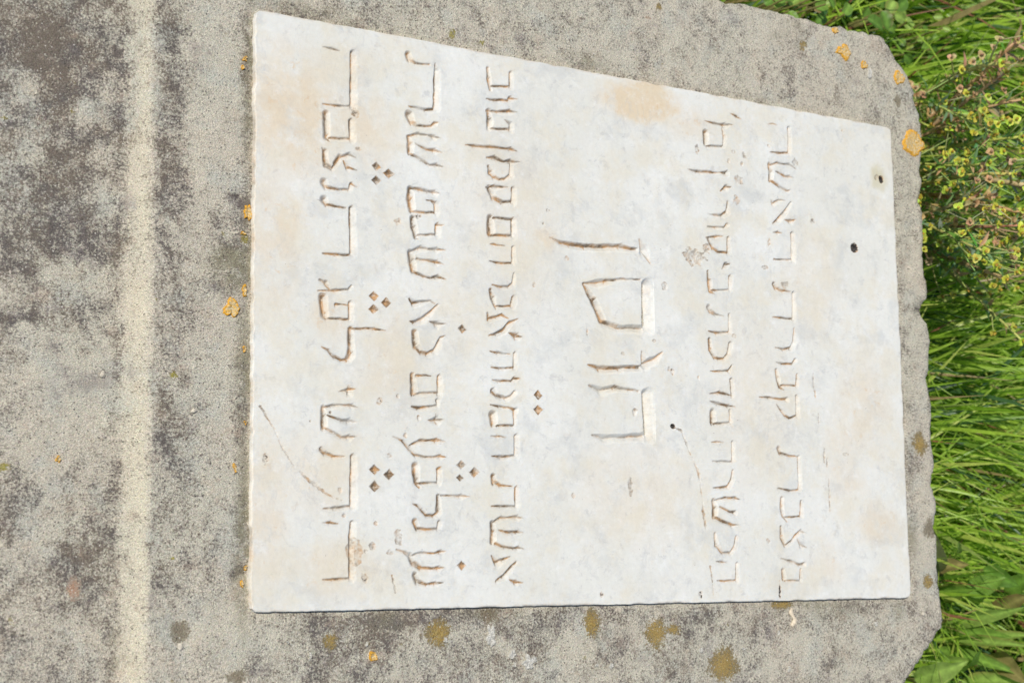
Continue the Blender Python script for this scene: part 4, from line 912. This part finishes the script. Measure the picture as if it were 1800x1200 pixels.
# spurge: leaning reddish stems, narrow blue-green leaves, yellow-green bract heads
class Acc:
    def __init__(s): s.V = []; s.F = []; s.C = []
    def add(s, V, F, col):
        b = len(s.V); s.V += [tuple(v) for v in V]; s.F += [tuple(i + b for i in f) for f in F]
        s.C += [tuple(x * (1 + .15 * rnd.uniform(-1, 1)) for x in col)] * len(V)
    def obj(s, name, mat, parent):
        o = mesh_np(name, s.V, s.F, M[mat], parent); attrc(o, 'tint', s.C); return o
def spurge(b_px, t_px, z_base, z_top, label, stemcol, nfl=4, nlf=26, dry=0.0, thick=.0016, seed=0):
    r = random.Random(seed); z_base = z_base + .045
    pb = Vector(at(*b_px, z_base)); pt = Vector(at(*t_px, z_top))
    axis = pt - pb
    root = pb - axis * ((pb.z - GROUND) / axis.z) if abs(axis.z) > 1e-4 else pb
    root = Vector((max(root.x, .735 if b_px[1] > 100 else .70), root.y, gz(root.x, root.y)))
    thick *= 1.5; nlf = int(nlf * 2.8)
    pl = empty('spurge_plant', root, label, 'plant', 'spurge plants beyond the tomb edge')
    P = []; K = 14; full = pt - root
    side = Vector((full.y, -full.x, 0)); side = side.normalized() if side.length > 1e-4 else Vector((0, 1, 0))
    for k in range(K + 1):
        t_ = k / K; p = full * t_ + side * .010 * math.sin(t_ * 5 + seed) + Vector((0, 0, .015 * math.sin(t_ * math.pi)))
        P.append(p)
    V, F = tube_mesh(P, [thick * (1.15 - .55 * k / K) for k in range(K + 1)], 6)
    A = Acc(); A.add(V, F, stemcol)
    leaves = Acc()
    def branch(p0, d, L_, rr):
        Q = [p0 + d * L_ * q + Vector((0, 0, L_ * .15 * q * q)) for q in (0, .35, .7, 1)]
        v, f = tube_mesh(Q, [rr, rr * .85, rr * .7, rr * .5], 5); A.add(v, f, (stemcol[0] * .55 + .1, stemcol[1] * .6 + .16, stemcol[2])); return Q[-1], (Q[-1] - Q[-2]).normalized()
    ax = full.normalized()
    def rdir(spread):
        v = Vector((r.uniform(-1, 1), r.uniform(-1, 1), r.uniform(-.6, 1))); return (ax + v * spread).normalized()
    heads = []
    for i in range(int(nfl * 2.4)):
        t_ = r.uniform(.42, .98); k = int(t_ * K); p0 = P[k]
        e, d = branch(p0, rdir(.9), r.uniform(.025, .06), thick * .4); heads.append((e, d))
        if r.random() < .6:
            e2, d2 = branch(e, rdir(1.0), r.uniform(.015, .03), thick * .3); heads.append((e2, d2))
    heads.append((P[-1], ax))
    for i in range(nlf):
        t_ = r.uniform(.25, .99); k = min(K - 1, int(t_ * K)); p0 = P[k].lerp(P[k + 1], t_ * K - k)
        d = rdir(1.1); L_ = r.uniform(.010, .024); wd = r.uniform(.0028, .0055)
        v, f = leaf_arrays(p0, d, Vector((0, 0, 1)) + Vector((r.uniform(-.5, .5), r.uniform(-.5, .5), 0)), L_, wd, 'lance', r.uniform(-.1, .8), .3, nseg=4)
        if r.random() < dry: c = (r.uniform(.40, .55), r.uniform(.27, .38), .17)
        else:
            c = r.choice([(.18, .32, .14), (.16, .36, .07), (.24, .33, .23), (.30, .45, .10)])
        leaves.add(v, f, c)
    st_ = A.obj('stem', 'stem', pl)
    lo = leaves.obj('leaf_cluster', 'leaf', pl); lo['kind'] = 'stuff'
    for (e, d) in heads:
        Hd = Acc(); up = d
        isdry = r.random() < dry * .7 + .05
        nb_ = r.choice([3, 4, 5])
        for q in range(nb_):
            a = q * 2 * math.pi / nb_ + r.random(); u = d.orthogonal().normalized(); v_ = u.cross(d)
            dd = (u * math.cos(a) + v_ * math.sin(a) + d * .55).normalized()
            L_ = r.uniform(.0032, .0062)
            v, f = leaf_arrays(e, dd, d, L_, L_ * .95, 'round', .5, .25, nseg=4)
            Hd.add(v, f, (r.uniform(.55, .68), r.uniform(.38, .47), .22) if isdry else (r.uniform(.55, .72), r.uniform(.60, .72), r.uniform(.07, .13)))
        for q in range(2):
            v, f = tube_mesh([e + d * .001, e + d * .003 + Vector((r.uniform(-1, 1), r.uniform(-1, 1), 1)) * .001, e + d * .005], [.0008, .0014, .0006], 5)
            Hd.add(v, f, (.50, .36, .05) if not isdry else (.45, .30, .16))
        Hd.obj('flower_head', 'leaf', pl)
    return pl
GR, RD, BR, OL = (.48, .50, .14), (.58, .32, .17), (.58, .44, .22), (.60, .54, .18)
SP = [
 ((1612,172),(1762,122),-.14,.05,'spurge with a thick straw-green stem slanting up from the clipped corner',OL,3,20,.5,.0022),
 ((1618,205),(1790,70),-.13,.06,'dry brown spurge sprig highest beside the clipped corner of the tomb',BR,5,34,.75,.0015),
 ((1620,222),(1778,128),-.13,.04,'brown stemmed spurge passing just above the large orange lichen patch',BR,4,30,.6,.0017),
 ((1622,240),(1800,188),-.12,.05,'spurge with red slender stem level with the orange lichen on the edge',RD,4,26,.45,.0014),
 ((1622,272),(1795,240),-.12,.05,'green stemmed spurge just below the large orange lichen patch',GR,5,30,.2,.0016),
 ((1624,308),(1812,330),-.15,.04,'spurge with the thickest olive brown woody stem, level with the drilled hole',BR,3,22,.5,.0027),
 ((1624,326),(1790,316),-.12,.06,'pale green straight spurge stem right below the woody one',OL,4,26,.2,.0018),
 ((1626,352),(1810,378),-.14,.05,'red stemmed spurge running level across the strip below the plaque hole',RD,4,28,.35,.0020),
 ((1627,382),(1740,330),-.10,.05,'short spurge full of dry buds near the middle of the weed clump',BR,6,34,.7,.0014),
 ((1628,402),(1722,428),-.10,.05,'short spurge crowded with bright yellow green heads close to the stone',GR,8,30,.1,.0014),
 ((1628,395),(1790,395),-.12,.05,'spurge with pinkish stem and scattered yellow heads',RD,6,28,.2,.0015),
 ((1632,443),(1775,500),-.14,.05,'lowest spurge with red stem and drooping blue green leaves',RD,5,36,.1,.0021),
 ((1640,400),(1760,470),-.11,.04,'spurge with yellow heads leaning down towards the open grass',OL,7,26,.15,.0014),
 ((1640,470),(1800,600),-.14,.04,'spurge at the lower right end of the clump with few heads',GR,4,24,.2,.0014),
 ((1625,190),(1740,230),-.10,.04,'leafy grey green spurge between the corner and the orange lichen',GR,5,40,.3,.0013),
 ((1622,290),(1730,270),-.09,.05,'small spurge with blue green leaves close behind the stone edge',GR,4,36,.15,.0012),
 ((1700,300),(1860,260),-.14,.05,'spurge farthest right in the clump beside the photo edge',OL,5,30,.4,.0014),
 ((1690,430),(1850,440),-.14,.05,'spurge with bright heads at the right photo edge below the dry sprigs',OL,6,30,.25,.0014),
]
for i, s_ in enumerate(SP): spurge(*s_, seed=i + 10)

# broad-leaved plants
def rosette(name, px, py, z, label, cat, leaves, group=None):
    """leaves: list of (px0,py0,z0, px1,py1,z1, width, colour, shape)"""
    c = at(px, py, z); base = Vector((c[0], c[1], gz(c[0], c[1])))
    pl = empty(name, base, label, cat, group)
    for i, (x0, y0, z0, x1, y1, z1, wd, col, shp) in enumerate(leaves):
        a = Vector(at(x0, y0, z0)) - base; b = Vector(at(x1, y1, z1)) - base
        d = b - a
        o = leaf_obj('leaf', (a, d, Vector((-.5 + rnd.uniform(-.5, .5), .1 + rnd.uniform(-.6, .6), 1)), d.length, wd * .82), col, pl, shape=shp, bend=rnd.uniform(.1, .7), fold=.35, wave=.07 if shp != 'round' else .03, nseg=12, seed=i, rib=1.5, vein=(.25, .10, .05) if i % 3 == 2 else None)
        V, F = tube_mesh([Vector((0, 0, 0)), a * .5 + Vector((0, 0, -.01)), a], [.0016, .0013, .001], 5)
        s2 = mesh_np('leaf_stalk', V, F, M['stem'], pl); attrc(s2, 'tint', [(.16, .15, .05)] * len(V))
    return pl
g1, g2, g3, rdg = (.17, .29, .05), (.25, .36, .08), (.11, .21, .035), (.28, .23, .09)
rosette('dock_plant', 1655, 990, -.2, 'dock with upright reddish green leaf close behind the plaque corner', 'plant',
  [(1640,1030,-.10,1668,950,-.03,.030,(.12,.14,.05),'lance'),(1636,1000,-.10,1690,985,-.05,.022,rdg,'lance'),(1650,1045,-.12,1705,1035,-.06,.026,g1,'lance'),(1660,985,-.12,1712,975,-.05,.020,g2,'lance'),(1645,975,-.12,1660,965,-.05,.014,(.28,.10,.05),'lance')], 'dock plants beyond the tomb')
rosette('dock_plant', 1735, 1030, -.2, 'dock with broad glossy green leaves left of the photo edge', 'plant',
  [(1700,1040,-.10,1765,1015,-.06,.030,g1,'lance'),(1728,1000,-.10,1790,1030,-.06,.026,g3,'lance'),(1745,1075,-.12,1800,1050,-.06,.028,rdg,'lance'),(1715,1060,-.12,1750,1085,-.09,.026,g2,'lance'),(1765,1040,-.10,1815,1010,-.05,.026,g1,'lance')], 'dock plants beyond the tomb')
rosette('dock_plant', 1640, 1110, -.2, 'dock with long horizontal strap leaves beside the lower clipped corner', 'plant',
  [(1650,1095,-.14,1790,1082,-.03,.020,g2,'strap'),(1655,1112,-.14,1770,1108,-.05,.018,g1,'strap'),(1645,1125,-.15,1800,1122,-.02,.017,g2,'strap'),(1640,1142,-.15,1760,1150,-.05,.018,g1,'strap'),(1620,1160,-.15,1700,1168,-.08,.024,g2,'lance'),(1660,1135,-.14,1790,1165,-.04,.016,g3,'strap')], 'dock plants beyond the tomb')
rosette('dock_plant', 1630, 1180, -.2, 'dock with widest leaves at the very bottom of the grass', 'plant',
  [(1608,1192,-.12,1690,1178,-.06,.034,g2,'lance'),(1660,1185,-.13,1745,1172,-.05,.026,g1,'lance'),(1690,1200,-.12,1800,1180,-.04,.024,g2,'strap'),(1620,1215,-.14,1700,1205,-.07,.030,g3,'lance'),(1740,1150,-.1,1800,1195,-.04,.03,rdg,'lance'),(1700,1130,-.12,1800,1100,-.04,.018,g2,'strap')], 'dock plants beyond the tomb')
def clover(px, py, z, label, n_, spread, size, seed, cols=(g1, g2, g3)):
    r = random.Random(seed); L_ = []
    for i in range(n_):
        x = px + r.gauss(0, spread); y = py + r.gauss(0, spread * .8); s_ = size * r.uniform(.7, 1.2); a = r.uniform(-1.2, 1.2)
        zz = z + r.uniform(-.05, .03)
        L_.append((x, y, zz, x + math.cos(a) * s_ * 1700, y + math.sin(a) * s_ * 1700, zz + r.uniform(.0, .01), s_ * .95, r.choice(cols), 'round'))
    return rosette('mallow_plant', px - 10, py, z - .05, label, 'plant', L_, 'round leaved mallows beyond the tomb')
clover(1400, 10, -.09, 'mallow with round leaves above the long clipped upper edge', 16, 26, .014, 1)
clover(1480, 5, -.16, 'shaded dark mallow in the hollow at the top edge', 12, 22, .018, 2, (g3, (.04, .10, .03)))  # shade of the hollow put into the darker leaf colours
clover(1556, 28, -.09, 'mallow with large crumpled leaves right of the dark hollow', 14, 20, .018, 3)
clover(1600, 75, -.12, 'low mallow leaves tucked behind the clipped corner', 12, 20, .013, 4)
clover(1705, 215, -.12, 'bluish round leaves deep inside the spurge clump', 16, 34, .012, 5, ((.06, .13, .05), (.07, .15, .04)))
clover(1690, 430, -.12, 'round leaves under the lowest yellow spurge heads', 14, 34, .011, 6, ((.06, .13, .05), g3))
clover(1650, 60, -.10, 'small mallow leaves in the grass at the upper right', 12, 30, .010, 7)
